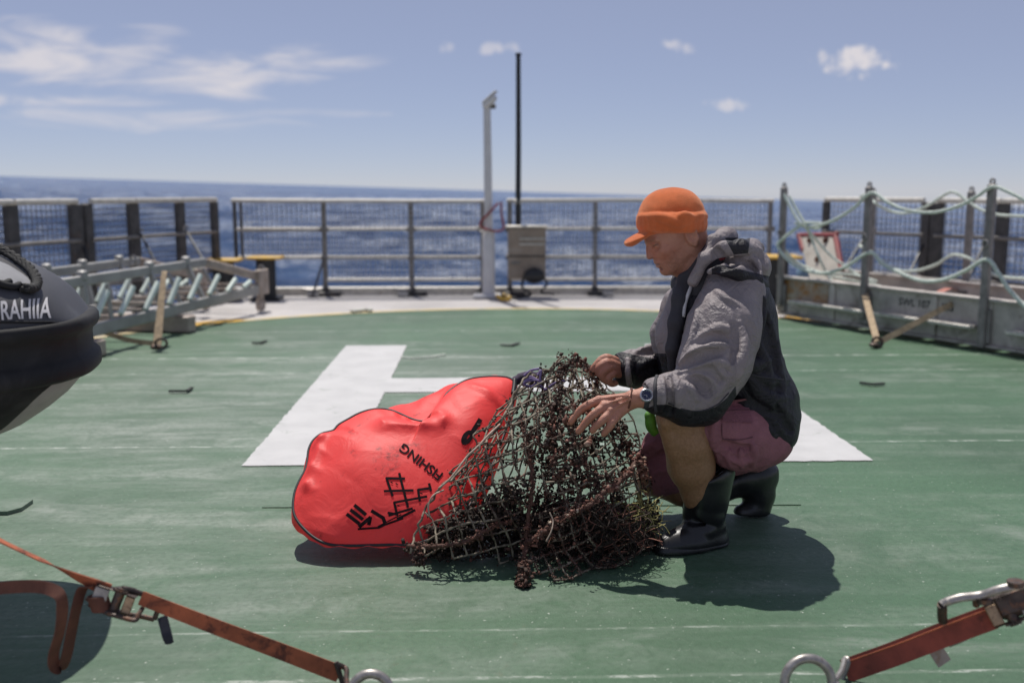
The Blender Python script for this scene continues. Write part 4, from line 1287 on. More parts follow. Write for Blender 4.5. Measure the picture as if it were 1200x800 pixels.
# ================================================================== inflated orange bag
def bag():
    out_px = [(604, 452), (602, 446), (594, 442), (580, 441), (567, 441.5), (555, 443), (545, 446), (536, 451), (528, 457), (521, 464), (516, 472), (511, 481), (505, 489.5), (500, 492.5), (495, 493.5), (488, 492.5), (479, 489.5), (467, 484), (459, 481), (450, 479), (441, 479), (430, 481), (419, 485), (408, 491), (397, 497.5), (391, 504), (384, 506), (377, 508), (370, 513), (365, 519), (361.5, 528), (360, 541),
              (357, 552), (350, 565), (345.5, 577), (343.5, 592), (345, 603), (350, 612), (357, 620), (366, 628), (376, 634), (389, 638), (411, 639), (434, 638.5), (455, 638), (476, 638), (500, 633), (524, 620), (543, 601), (558, 580), (572, 555), (585, 525), (596, 492), (602, 468)]
    hull_px = [(604, 452), (602, 446), (594, 442), (580, 440), (567, 440), (555, 442), (545, 445), (533, 449), (521, 453), (508, 458.5), (499, 463), (489, 467.5), (481, 470), (474, 472.5), (468, 474), (462, 475.5), (456, 476.5), (450, 477.5), (444, 478.5), (439, 479), (433, 479.5), (426, 481), (416, 485), (407, 489.5), (396, 495.5), (388, 500.5), (380, 504), (373, 508), (366, 513), (361, 519), (357, 529), (354, 541),
               (350, 552), (345.5, 565), (343, 577), (342.5, 592), (344, 603), (349, 612), (357, 620), (366, 628), (376, 634), (389, 638), (411, 639), (434, 638.5), (455, 638), (476, 638), (500, 633), (524, 620), (543, 601), (558, 580), (572, 555), (585, 525), (597, 492), (603, 468)]
    ctr = np.array([476.0, 552.0])

    def closed(pp, n=260):
        pp = np.array(pp, float)
        q = np.vstack([pp[-2:], pp, pp[:3]])
        s = spline(q, 8)
        k = 16
        s = s[k:len(s) - k - 1]
        ang = np.unwrap(np.arctan2(s[:, 1] - ctr[1], s[:, 0] - ctr[0]))
        rad = np.linalg.norm(s - ctr, axis=1)
        if ang[-1] < ang[0]:
            ang, rad = ang[::-1], rad[::-1]
        a = np.linspace(-math.pi, math.pi, n, endpoint=False)
        A3 = np.concatenate([ang - 2 * math.pi, ang, ang + 2 * math.pi, ang + 4 * math.pi]); R3 = np.tile(rad, 4)
        o = np.argsort(A3, kind='stable')
        return a, np.interp(a, A3[o], R3[o])
    a, Ro = closed(out_px)
    _, Rh = closed(hull_px)
    n = len(a)
    beta = math.radians(52)
    A0 = G(420, 640, 0.05)
    nrm = np.array([0, -math.cos(beta), math.sin(beta)])

    def plane(px, py):
        d = np.array([ray(x, y) for x, y in zip(np.ravel(px), np.ravel(py))])
        s = ((A0 - EYE) @ nrm) / (d @ nrm)
        return (EYE + d * s[:, None]).reshape(*np.shape(px), 3)

    def bumps(x, y):
        def g(cx, cy, sx, sy, am, rot=0):
            u = (x - cx) * math.cos(rot) + (y - cy) * math.sin(rot); v = -(x - cx) * math.sin(rot) + (y - cy) * math.cos(rot)
            return am * np.exp(-(u / sx) ** 2 - (v / sy) ** 2)
        b = g(487, 512, 34, 10, .020, 0.02) + g(456, 510, 14, 9, .010, -.3) + g(520, 506, 9, 9, .011)
        b += g(376, 517, 9, 6, .020, -.5) + g(363, 551, 6, 11, .016) + g(360, 574, 6, 6, .018) + g(372, 540, 5, 16, .012, .2)
        b += g(570, 470, 4, 26, .010, -1.0) - g(500, 500, 14, 4, .012) + g(430, 560, 60, 40, .018) + g(560, 500, 25, 40, .02, .4)
        b += 0.0022 * np.sin(x * .05 + y * .02 + 1) * np.sin(y * .06 - x * .03)
        def crease(x0, y0, x1, y1, am, wd_):
            dx, dy = x1 - x0, y1 - y0; L2 = dx * dx + dy * dy
            u = np.clip(((x - x0) * dx + (y - y0) * dy) / L2, 0, 1)
            d = np.hypot(x - x0 - u * dx, y - y0 - u * dy)
            return am * np.exp(-d / wd_) * np.sin(math.pi * np.clip(u, .04, .96))
        for c_ in ((446, 499, 452, 514, .008, 4), (450, 515, 520, 517, .012, 6), (505, 493, 524, 501, .010, 5), (524, 501, 519, 518, .010, 4), (546, 455, 594, 478, .009, 5), (455, 494, 506, 497, -.006, 4),
                   (366, 522, 392, 548, .006, 4), (362, 548, 384, 566, .006, 4), (356, 580, 378, 582, .006, 4), (384, 512, 420, 532, .004, 6), (405, 500, 430, 530, .004, 6), (352, 606, 400, 618, .004, 5), (376, 630, 420, 604, .004, 7), (420, 636, 440, 610, .004, 6),
                   (530, 462, 545, 500, .005, 6), (558, 446, 566, 480, -.004, 5), (415, 545, 455, 550, .003, 8), (520, 520, 560, 540, .004, 8), (390, 560, 430, 590, -.003, 8)):
            b = b + crease(*c_)
        return b

    def hfront(r, th):
        puck = 0.0035 * np.sin(th * 19 + 3 * np.sin(th * 4)) * (.5 + .5 * np.sin(th * 3 + 1)) * np.clip((r - .75) / .2, 0, 1) * np.clip((1 - r) / .06, 0, 1)
        return 0.072 * np.maximum(0, 1 - r ** 2.4) ** 0.95 + puck

    def front(px, py, off=0.0):
        px = np.asarray(px, float); py = np.asarray(py, float)
        dx, dy = px - ctr[0], py - ctr[1]
        th = np.arctan2(dy, dx); rb = np.interp(th, np.append(a, math.pi), np.append(Ro, Ro[0]))
        r = np.hypot(dx, dy) / rb
        h = hfront(r, th) + bumps(px, py) * np.clip((1 - r) / 0.06, 0, 1)
        p = plane(px, py) + nrm * (h + off)[..., None]
        p[..., 2] = np.maximum(p[..., 2], 0.003)
        return p
    t = thing('inflatable_bag', 'large bright red orange inflated bag with black printing lying before the net', 'inflatable bag', tuple(A0))
    rs = np.concatenate([[0.0], np.linspace(0.04, 0.9, 44), np.linspace(.915, 1.0, 9)])
    Rg, Ag = np.meshgrid(rs, np.arange(n), indexing='ij')
    px = ctr[0] + Rg * Ro[Ag] * np.cos(a[Ag]); py = ctr[1] + Rg * Ro[Ag] * np.sin(a[Ag])
    F = front(px, py)

    def ringfaces(nr, flip):
        f = []
        for i in range(nr - 1):
            for j in range(n):
                k = (j + 1) % n
                q = (i * n + j, (i + 1) * n + j, (i + 1) * n + k, i * n + k)
                f.append(q[::-1] if flip else q)
        return f
    m, nt, N, L, B = newmat('red_orange_vinyl')
    tc = N.new('ShaderNodeTexCoord').outputs['Object']
    nn = noise(nt, tc, 7, 8, 0.7, dist=.4); n2 = noise(nt, tc, 42, 6, .7); n3 = noise(nt, tc, 3.2, 5, .6, offset=(4, 4, 4))
    c = mixc(nt, ramp(nt, n3, .3, .7), (0.97, 0.070, 0.066), (0.99, 0.095, 0.088))
    dirt = mth(nt, 'MULTIPLY', ramp(nt, nn, .52, .68), ramp(nt, n2, .42, .66))
    c = mixc(nt, mth(nt, 'MULTIPLY', dirt, 0.8), c, (0.09, 0.012, 0.014))
    c = mixc(nt, mth(nt, 'MULTIPLY', ramp(nt, n2, .66, .78), 0.55), c, (0.16, 0.015, 0.015))
    L.new(c, B.inputs['Base Color']); B.inputs['Roughness'].default_value = .55
    B.inputs['Specular IOR Level'].default_value = .45
    tr = N.new('ShaderNodeBsdfTranslucent'); L.new(mixc(nt, 1.0, c, (1.0, 0.95, 0.9), 'MULTIPLY'), tr.inputs[0])
    mx_ = N.new('ShaderNodeMixShader'); mx_.inputs[0].default_value = 0.30
    L.new(B.outputs[0], mx_.inputs[1]); L.new(tr.outputs[0], mx_.inputs[2]); L.new(mx_.outputs[0], N['Material Output'].inputs[0])
    bump(nt, B, noise(nt, tc, 11, 5, .6, dist=.8), 0.35, .012)
    mb = MB(); mb.add(F.reshape(-1, 3), ringfaces(len(rs), False))
    part('front_panel', mb, m, t, True)
    # the back panel is fuller than the front one
    blend = np.clip((1 - Rg) / 0.10, 0, 1) ** 0.6
    rad = Ro[Ag] * (1 - blend) + Rh[Ag] * blend * np.clip(1.05, 0, 2)
    prof = np.where(Rg > .9, 1.0 - 0.02 * (1 - Rg) / .1, Rg / .9 * .98)
    px = ctr[0] + prof * rad * np.cos(a[Ag]); py = ctr[1] + prof * rad * np.sin(a[Ag])
    up3 = np.array([0, math.sin(beta), math.cos(beta)])
    dep = 0.14 * np.maximum(0, 1 - prof ** 2.4) ** .55 + 0.05 * blend
    dep = dep * np.clip((642 - py) / 75, 0.0, 1)
    Bk_ = plane(px, py) - nrm * dep[..., None] + up3 * (0.72 * dep * np.clip((560 - py) / 90, 0, 1))[..., None]
    Bk_ += nrm * (0.006 * np.sin(px * .19 + py * .11) * np.sin(py * .15))[..., None] * blend[..., None]
    Bk_[..., 2] = np.maximum(Bk_[..., 2], 0.002)
    mb = MB(); mb.add(Bk_.reshape(-1, 3), ringfaces(len(rs), True))
    part('back_panel', mb, m, t, True)
    part('piping', MB().tube(F[-1], 0.0046, 8, closed=True), M['black'], t, True)
    # printing
    pr, prs = MB(), []

    def putpx(V2, faces):
        g = V2.copy()
        for _ in range(6):                       # where on the curved panel each corner of the print lies
            d = front(g[:, 0], g[:, 1]) - EYE; z = d @ FWD
            g += 0.8 * (V2 - np.stack([600 + FPX * (d @ _r) / z, 400 - FPX * (d @ UPV) / z], 1))
        pr.add(front(g[:, 0], g[:, 1], 0.0022), faces)
    v, f = text_mesh('FISHING', 1.0, bold=0.022, cuts=2)
    x0, x1 = v[:, 0].min(), v[:, 0].max()
    v = v.copy(); v[:, 0] = (v[:, 0] - x0) / (x1 - x0); capy = v[:, 1].max(); v[:, 1] /= capy
    o = np.array([516.5, 559.5]); e = np.array([470.0, 523.5]) - o; up = np.array([-e[1], e[0]]); up = up / np.linalg.norm(up) * -11.0
    up = np.array([-6.4, 8.6])
    V2 = o + v[:, :1] * e - up * 0.5 + v[:, 1:2] * up
    putpx(V2, f); prs.append(('lettering', pr)); pr = MB()
    for w_, ls in ((4.2, [[(407, 603), (420.6, 613.5)], [(411.5, 598), (424.5, 608.3)], [(416, 592.5), (428.3, 602.8)]]),
                   (4.2, [[(421.5, 617), (434, 606.6), (432.4, 614.4)]]), (2.4, [[(420, 620), (444, 618.4), (451, 615), (472, 607.5)]]),
                   (4.2, [[(436, 599), (449, 607), (450.8, 612)]]),
                   (2.9, [[(474, 561), (453, 560.4), (460, 581)], [(468, 555), (478, 594)], [(450.6, 575.6), (484, 574.7)], [(500, 582), (462, 589), (464.7, 600)],
                          [(505, 572), (490, 574), (492, 587)], [(503, 567), (505, 575)], [(456, 604), (483, 596)], [(466, 608), (486, 598)], [(455, 601), (466, 603)]]),
                   (1.4, [[(443, 617), (470, 603)], [(458, 565), (460, 566)], [(464, 566.5), (466, 568)], [(493, 578), (495, 579)], [(466, 592), (468, 593)]])):
        v2, f2 = strokes2d(ls, w_)
        putpx(v2, f2)
        prs.append(('drawing', pr)); pr = MB()
    # the round letter at the upper right: a bowl and a stem
    q = np.linspace(0, 2 * math.pi, 25)[:-1]
    def oval(cx, cy, ra, rb_, rot):
        return np.stack([cx + ra * np.cos(q) * math.cos(rot) - rb_ * np.sin(q) * math.sin(rot), cy + ra * np.cos(q) * math.sin(rot) + rb_ * np.sin(q) * math.cos(rot)], 1)
    rot = math.radians(-58)
    oo, ii = oval(547.5, 513, 9.6, 6.0, rot), oval(549.5, 511, 4.2, 0.9, rot)
    putpx(np.concatenate([oo, ii]), [(i, (i + 1) % 24, 24 + (i + 1) % 24, 24 + i) for i in range(24)])
    v2, f2 = strokes2d([[(552, 509.5), (562.5, 492.5)]], 5.6); putpx(v2, f2)
    prs.append(('letter', pr))
    for nm_, pr_ in prs:
        part(nm_, pr_, M['print'], t, False)
    # dark neck of the bag, drawn into the net
    nk = plane(np.array([598., 606, 616, 626, 638]), np.array([446., 441, 437.5, 436.5, 437])) - nrm * 0.02
    part('neck', MB().tube(spline(nk, 6), [0.017] * 8 + [0.020] * 10 + [0.016] * 7, 10), M['purple'], t, True)
    part('neck_binding', MB().tube(spline(plane(np.array([603., 602.5, 601]), np.array([447., 456, 464])) + nrm * 0.012, 6), 0.008, 8), M['black'], t, True)
    return front


M['print'] = mat('black_print', (0.014, 0.008, 0.010), 0.85, spec=0.12, var=0.3, scale=40, wear=(0.10, 0.014, 0.014), wear_at=(0.66, 0.78), wscale=60)
M['purple'] = mat('purple_cloth', (0.035, 0.02, 0.05), 0.8, var=0.3, scale=40, bmp=.4)
M['purple_cord'] = mat('purple_cord', (0.20, 0.15, 0.30), 0.8, var=0.3, scale=60)
bag_front = bag()

# ================================================================== the tangled net
def growth_mat():
    m, nt, N, L, B = newmat('marine_growth')
    tc = N.new('ShaderNodeTexCoord').outputs['Object']
    at = N.new('ShaderNodeAttribute'); at.attribute_name = 'tint'
    cr = N.new('ShaderNodeValToRGB')
    e = cr.color_ramp.elements
    e[0].position = 0; e[0].color = (0.022, 0.014, 0.010, 1)
    e[1].position = 1; e[1].color = (0.50, 0.40, 0.30, 1)
    for p_, c_ in ((.30, (0.050, 0.026, 0.016)), (.55, (0.115, 0.048, 0.032)), (.72, (0.22, 0.085, 0.055)), (.86, (0.34, 0.16, 0.12))):
        x = e.new(p_); x.color = (*c_, 1)
    k = mth(nt, 'ADD', at.outputs['Fac'], mth(nt, 'MULTIPLY', mth(nt, 'SUBTRACT', noise(nt, tc, 55, 5, .7), .5), .7), clamp=True)
    L.new(k, cr.inputs[0]); L.new(cr.outputs[0], B.inputs['Base Color'])
    B.inputs['Roughness'].default_value = .75
    bump(nt, B, noise(nt, tc, 180, 4, .7), .7, .006)
    return m


M['growth'] = growth_mat()
m, nt, N, L, B = newmat('net_twine')
tc = N.new('ShaderNodeTexCoord').outputs['Object']
k = noise(nt, tc, 26, 6, .7)
c = mixc(nt, ramp(nt, k, .35, .62), (0.085, 0.070, 0.048), (0.29, 0.245, 0.175))
c = mixc(nt, ramp(nt, noise(nt, tc, 12, 6, .7, offset=(3, 3, 3)), .47, .62), c, (0.065, 0.034, 0.022))
L.new(c, B.inputs['Base Color']); B.inputs['Roughness'].default_value = .7
bump(nt, B, noise(nt, tc, 300, 3, .6), .5, .003)
M['twine'] = m


def surf(ctrl, nu, nv):
    """bicubic sheet through a grid of control readings -> (nu+1) x (nv+1) points"""
    C = np.array([[P(*q) for q in row] for row in ctrl])
    def cr(A, n):                       # along axis 0
        m_ = A.shape[0]
        q = np.concatenate([2 * A[:1] - A[1:2], A, 2 * A[-1:] - A[-2:-1]])
        t = np.linspace(0, m_ - 1, n + 1); i = np.minimum(t.astype(int), m_ - 2); u = (t - i)[:, None, None]
        a, b, c_, d = q[i], q[i + 1], q[i + 2], q[i + 3]
        return 0.5 * (2 * b + (c_ - a) * u + (2 * a - 5 * b + 4 * c_ - d) * u * u + (3 * b - a - 3 * c_ + d) * u ** 3)
    A = cr(C, nu)
    return cr(A.transpose(1, 0, 2), nv).transpose(1, 0, 2)


def wnoise2(seed):
    r = np.random.default_rng(seed + 70); Kk = r.normal(0, 16, (6, 3)); ph = r.uniform(0, 6.28, 6)
    return lambda q: np.sin(Kk @ q + ph).sum() / 2.4


def netting():
    rg = np.random.default_rng(5)
    base = G(620, 670)
    t = thing('fishing_net', 'tangled brown fishing net fouled with growth between the bag and the man', 'fishing net', tuple(base))
    left = [[(476, 648, 2.90), (512, 656, 2.88), (560, 660, 2.85), (612, 652, 2.84)],
            [(490, 622, 2.96), (528, 618, 2.90), (574, 612, 2.86), (619, 606, 2.85)],
            [(510, 585, 3.0), (545, 572, 2.93), (586, 562, 2.90), (624, 556, 2.89)],
            [(545, 545, 3.03), (573, 532, 2.97), (604, 524, 2.94), (633, 516, 2.93)],
            [(578, 505, 3.12), (598, 493, 3.06), (620, 486, 3.02), (645, 480, 3.0)],
            [(604, 466, 3.22), (618, 456, 3.19), (636, 450, 3.15), (658, 446, 3.13)],
            [(622, 441, 3.27), (636, 436, 3.25), (652, 431, 3.22), (674, 426, 3.2)]]
    right = [[(610, 676, 2.74), (668, 684, 2.70), (724, 668, 2.80), (770, 644, 2.95)],
             [(621, 622, 2.83), (672, 628, 2.78), (722, 618, 2.84), (766, 602, 3.0)],
             [(628, 570, 2.88), (675, 570, 2.83), (718, 562, 2.88), (754, 548, 3.03)],
             [(634, 520, 2.93), (672, 518, 2.90), (706, 514, 2.94), (735, 512, 3.08)],
             [(642, 474, 3.02), (668, 470, 3.0), (694, 468, 3.03), (712, 470, 3.15)],
             [(655, 436, 3.15), (668, 431, 3.14), (682, 428, 3.15), (694, 432, 3.22)]]

    left = [[(x, y, Y - (.11, .11, .06, .0)[k]) for k, (x, y, Y) in enumerate(row)] for row in left]

    def back(ctrl, dy):
        return [[(x + rg.uniform(-8, 8), min(y - (4 if y < 480 else 14) + rg.uniform(-6, 6), 626), Y + dy + rg.uniform(-.02, .03)) for x, y, Y in row] for row in ctrl]

    sheets = [('inner_left_sheet', back(left, .13), 15, 9, .007, .0028), ('inner_right_sheet', back(right, .17), 14, 9, .008, .0028),
              ('inner_right_sheet', back(right, .30), 13, 8, .010, .0028)]
    knots, grids = [], []
    for name, ctrl, nu, nv, jit, r0 in sheets:
        A = surf(ctrl, nu, nv)
        # crumple
        ph = rg.uniform(0, 6, 6)
        D = 0.010 * np.sin(A[..., 0] * 26 + ph[0]) * np.sin(A[..., 2] * 23 + ph[1]) + 0.006 * np.sin(A[..., 0] * 61 + ph[2] + A[..., 2] * 40)
        A = A + np.array([0.25, -1, 0.15]) * D[..., None] + rg.normal(0, jit, A.shape)
        A[..., 2] = np.maximum(A[..., 2], 0.006)
        mb = MB()
        lines = [A[i] for i in range(nu + 1)] + [A[:, j] for j in range(nv + 1)]
        for ln in lines:
            cut = [0] + sorted(rg.choice(np.arange(2, len(ln) - 2), rg.integers(0, 2), False).tolist()) + [len(ln) - 1]
            for c0, c1_ in zip(cut[:-1], cut[1:]):
                sg = ln[c0:c1_ + 1]
                if c0 and rg.random() < .5: sg = sg[1:]
                if len(sg) < 2: continue
                p = spline(sg, 3)
                p = p + rg.normal(0, 0.0013, p.shape)
                mb.tube(p, r0 * (0.75 + 0.6 * rg.random(len(p))), 5, cap=False)
        part(name, mb, M['twine'], t, True, kind='stuff')
        knots.append(A.reshape(-1, 3)); grids.append(A)
    segs = []

    def lattice(name, poly, o, e1, e2, ctrl, r0, seed, edges=()):
        """a square net hung over the sheet: only the cells inside the outline are kept"""
        rq = np.random.default_rng(seed)
        C = np.array([q for row in ctrl for q in row], float)
        poly = np.array(poly, float)

        def inside(x, y):
            c = False; k = len(poly) - 1
            for m_ in range(len(poly)):
                (x1, y1), (x2, y2) = poly[m_], poly[k]
                if (y1 > y) != (y2 > y) and x < (x2 - x1) * (y - y1) / (y2 - y1) + x1: c = not c
                k = m_
            return c

        def depth(x, y):
            w_ = 1 / (((C[:, 0] - x) ** 2 + (C[:, 1] - y) ** 2) + 60) ** 1.7
            return (w_ * C[:, 2]).sum() / w_.sum()
        f1, f2 = rq.uniform(0, 6, 2)
        nodes = {}
        for i_ in range(-30, 31):
            for j_ in range(-30, 31):
                x = o[0] + i_ * e1[0] + j_ * e2[0]; y = o[1] + i_ * e1[1] + j_ * e2[1]
                x += 5.5 * math.sin(y * .035 + f1) + 2.5 * math.sin(x * .06 + y * .05 + f2); y += 5.5 * math.sin(x * .038 + f2) + 2.0 * math.sin(y * .08 + f1)
                if inside(x, y):
                    x += rq.normal(0, .9); y += rq.normal(0, .9)
                    q = P(x, y, depth(x, y) + .008 * math.sin(x * .13 + f1) * math.sin(y * .11 + f2) + rq.normal(0, .004))
                    q[2] = max(q[2], .005); nodes[(i_, j_)] = q
        mb = MB()
        for d in (0, 1):
            for a_ in range(-30, 31):
                run = []
                for b_ in range(-30, 32):
                    key = (b_, a_) if d == 0 else (a_, b_)
                    if key in nodes and not (len(run) > 2 and rq.random() < .025):
                        run.append(nodes[key])
                    else:
                        if len(run) > 1:
                            pp_ = spline(np.array(run), 4); pp_ = pp_ + rq.normal(0, .0009, pp_.shape)
                            mb.tube(pp_, r0 * (0.7 + .65 * rq.random(len(pp_))), 5)
                            segs.extend((run[k], run[k + 1]) for k in range(len(run) - 1))
                        run = []
        for e in edges:
            q = np.array([P(x, y, depth(x, y) - .004) for x, y in spline(np.array(e, float), 6)])
            q += rq.normal(0, .0022, q.shape); q[:, 2] = np.maximum(q[:, 2], .005)
            mb.tube(spline(q, 2), r0 * 1.25, 6)
        part(name, mb, M['twine'], t, True, kind='stuff')
        return np.array(list(nodes.values()))

    lp = [(478, 650), (488, 622), (503, 590), (524, 566), (545, 548), (565, 524), (582, 502), (598, 474), (610, 450), (622, 438), (650, 430), (664, 430), (656, 465), (646, 505), (636, 540), (628, 580), (620, 620), (612, 660), (585, 664), (540, 662), (505, 658)]
    k0 = lattice('left_sheet', lp, (545, 600), (15.2, -6.0), (5.0, 15.4), left, .0031, 21, edges=([(480, 648), (489, 620), (504, 588), (525, 564), (546, 546), (566, 522), (583, 500), (599, 472), (611, 448), (623, 437)],))
    rp = [(650, 434), (668, 428), (684, 425), (696, 432), (704, 452), (712, 474), (724, 500), (738, 514), (750, 536), (760, 570), (770, 604), (772, 644), (748, 658), (724, 670), (695, 680), (668, 686), (635, 684), (606, 682), (612, 650), (622, 615), (630, 575), (638, 520), (644, 474)]
    k1 = lattice('right_sheet', rp, (690, 560), (15.0, -6.6), (5.6, 14.6), right, .0031, 22)
    knots = [k0, k1] + knots
    # growth: clumps of small lumps
    lump, ftot, tint = [], [], []
    cnt = 0
    V1, F1 = ICO[1]

    def clump(c, r, n, t0, spread=1.0):
        nonlocal cnt
        for _ in range(n):
            d = np.clip(rg.normal(0, 1, 3), -1.5, 1.5) * r * spread
            s = r * rg.uniform(.25, .75)
            v = V1 * (1 + rg.uniform(-.55, .55, (12, 1))) * s * rg.uniform(.45, 1.7, 3) + c + d
            v[:, 2] = np.maximum(v[:, 2], 0.002)
            lump.append(v); ftot.extend([tuple(i + cnt for i in f) for f in F1]); cnt += 12
            tint.extend([np.clip(t0 + rg.normal(0, .14), 0, 1)] * 12)
    allk = np.concatenate(knots[:2]); inn = np.concatenate(knots[2:])
    for p in allk:
        x = rg.random()
        d_ = p - EYE
        if 600 + FPX * (d_ @ _r) / (d_ @ FWD) < 560 and 400 - FPX * (d_ @ UPV) / (d_ @ FWD) < 600: x += .5
        if x < .8: clump(p, rg.uniform(.0025, .0062), rg.integers(3, 8), rg.choice([.15, .3, .45, .55, .62]), 1.15)
    for p in inn:
        x = rg.random()
        if x < (.75 if p[2] < .30 else .4): clump(p + rg.normal(0, .012, 3), rg.uniform(.0035, .009), rg.integers(4, 10), rg.choice([.05, .15, .3, .45]), 1.3)

    for gi, A in enumerate(grids):
        nu, nv = A.shape[:2]
        dens = wnoise2(gi)
        for _ in range(2300):
            if rg.random() < .5:
                i, j = rg.integers(0, nu - 1), rg.integers(0, nv); a, b = A[i, j], A[i + 1, j]
            else:
                i, j = rg.integers(0, nu), rg.integers(0, nv - 1); a, b = A[i, j], A[i, j + 1]
            q = a + (b - a) * rg.random()
            if dens(q) < rg.random() * 1.2 - .45: continue
            clump(q, rg.uniform(.0022, .0050), rg.integers(1, 3), rg.choice([.12, .3, .45, .6, .7]), .9)

    dens = wnoise2(9)
    for _ in range(9000):
        a, b = segs[rg.integers(0, len(segs))]
        q = a + (b - a) * rg.random()
        if dens(q) < rg.random() * 1.3 - .35: continue
        d_ = q - EYE; sx_, sy_ = 600 + FPX * (d_ @ _r) / (d_ @ FWD), 400 - FPX * (d_ @ UPV) / (d_ @ FWD)
        if sx_ < 560 and sy_ < 600 and rg.random() < .8: continue
        clump(q, rg.uniform(.0020, .0048), rg.integers(1, 3), rg.choice([.12, .3, .45, .6, .72]), .9)

    def seam(px, rad, dens, t0, name=None):
        q = spline(pv(*px), 12)
        L_ = np.linalg.norm(np.diff(q, axis=0), axis=1).sum()
        for _ in range(int(L_ * dens)):
            i = rg.random() * (len(q) - 1); k_ = int(i); c_ = q[k_] + (q[min(k_ + 1, len(q) - 1)] - q[k_]) * (i - k_)
            clump(c_ + rg.normal(0, rad * .5, 3), rad * rg.uniform(.4, 1.1), rg.integers(2, 4), t0 + rg.normal(0, .1))
        return q
    s1_ = seam([(614, 640, 2.80), (632, 626, 2.78), (650, 612, 2.79), (668, 602, 2.79), (690, 592, 2.80), (706, 578, 2.82), (724, 566, 2.85), (738, 552, 2.9), (748, 534, 2.98)], .0085, 330, .66)
    s2_ = seam([(480, 640, 2.80), (505, 640, 2.77), (540, 636, 2.77), (562, 626, 2.79), (582, 615, 2.82), (600, 610, 2.84)], .0072, 260, .58)
    s3_ = seam([(606, 684, 2.72), (612, 660, 2.76), (617, 632, 2.80), (620, 600, 2.83), (624, 570, 2.86), (622, 545, 2.89), (616, 515, 2.93), (612, 490, 3.0)], .0075, 300, .52)
    seam([(652, 434, 3.15), (662, 427, 3.14), (672, 422, 3.14), (684, 425, 3.15), (692, 432, 3.17)], .010, 260, .42)
    seam([(692, 430, 3.17), (698, 446, 3.15), (704, 470, 3.12), (716, 494, 3.08), (728, 514, 3.05), (742, 530, 3.02), (752, 552, 3.0), (756, 575, 3.0)], .0085, 260, .45)
    seam([(658, 436, 3.12), (654, 462, 3.03), (648, 486, 2.98), (646, 512, 2.93), (650, 540, 2.87), (655, 565, 2.84)], .009, 240, .35)
    seam([(636, 470, 3.05), (660, 490, 2.97), (672, 520, 2.9), (690, 548, 2.86), (700, 575, 2.84)], .011, 220, .30)
    seam([(600, 500, 3.0), (630, 520, 2.95), (668, 540, 2.88), (700, 556, 2.86), (730, 560, 2.9)], .009, 200, .42)
    seam([(610, 655, 2.77), (616, 670, 2.71), (612, 684, 2.68), (615, 690, 2.665)], .0095, 1500, .40)
    seam([(478, 640, 2.81), (488, 652, 2.78), (494, 660, 2.76)], .010, 360, .35)
    seam([(744, 536, 2.96), (752, 545, 2.96), (756, 560, 2.97)], .009, 800, .74)
    for _ in range(330):                                     # heaps low down inside
        clump(P(rg.uniform(625, 762), rg.uniform(596, 640), rg.uniform(2.92, 3.08)), rg.uniform(.008, .015), rg.integers(7, 14), rg.choice([.0, .05, .12, .22]), 1.5)
    for _ in range(420):  # dark clumps low left: growth, coloured to stand in for shade too
        u_ = rg.random(); clump(P(500 + 115 * u_ + rg.uniform(-8, 8), rg.uniform(622 - 56 * u_, 652), rg.uniform(2.84, 2.95)), rg.uniform(.005, .011), rg.integers(6, 12), rg.choice([.0, .05, .12, .25]), 1.4)
    for _ in range(170):
        clump(P(rg.uniform(614, 735), rg.uniform(490, 605), rg.uniform(2.96, 3.12)), rg.uniform(.005, .010), rg.integers(5, 11), rg.choice([.05, .15, .3]), 1.4)
    for _ in range(60):
        clump(P(rg.uniform(618, 700), rg.uniform(470, 590), rg.uniform(2.84, 3.0)), rg.uniform(.006, .012), rg.integers(2, 6), rg.choice([.3, .5, .62]), 1.3)
    o = make('growth', np.concatenate(lump), np.array(ftot, np.int32), M['growth'], t, True, {'tint': tint})
    o['kind'] = 'stuff'
    for q, nm in ((s1_, .0075), (s2_, .006), (s3_, .006)):
        part('seam_rope', MB().tube(q + rg.normal(0, .002, q.shape), nm * (0.8 + .4 * rg.random(len(q))), 7), M['growth'], t, True, attrs={'tint': np.full(len(q) * 7, .5)})
    # dark fibrous mass in the lower right
    mb = MB()
    for _ in range(1500):
        a_ = rg.uniform(0, 6.28); r_ = rg.random() ** .5
        c = P(694 + 66 * r_ * math.cos(a_), 628 + 36 * r_ * math.sin(a_), rg.uniform(2.78, 3.02))
        if c[2] < .01: continue
        d = rg.normal(0, 1, 3) * np.array([1, .7, .6]); d /= np.linalg.norm(d)
        L_ = rg.uniform(.02, .075)
        e = np.cross(d, rg.normal(0, 1, 3)) * L_ * .35
        q = np.array([c, c + d * L_ * .5 + e, c + d * L_]); q[:, 2] = np.maximum(q[:, 2], .004)
        mb.tube(spline(q, 4), rg.uniform(.0008, .002), 3, cap=False)
    tt = np.repeat(rg.choice([.0, .0, .05, .1, .2, .75], 4000), 27)[:mb.n]
    part('fibres', mb, M['growth'], t, True, kind='stuff', attrs={'tint': tt})
    mb = MB()
    for _ in range(120):
        c = P(rg.uniform(735, 768), rg.uniform(592, 622), rg.uniform(2.9, 2.98))
        d = rg.normal(0, 1, 3); d /= np.linalg.norm(d)
        q = np.array([c, c + d * .03 + rg.normal(0, .012, 3), c + d * .06])
        mb.tube(spline(q, 4), .0015, 3, cap=False)
    part('weed', mb, M['weed'], t, True, kind='stuff')
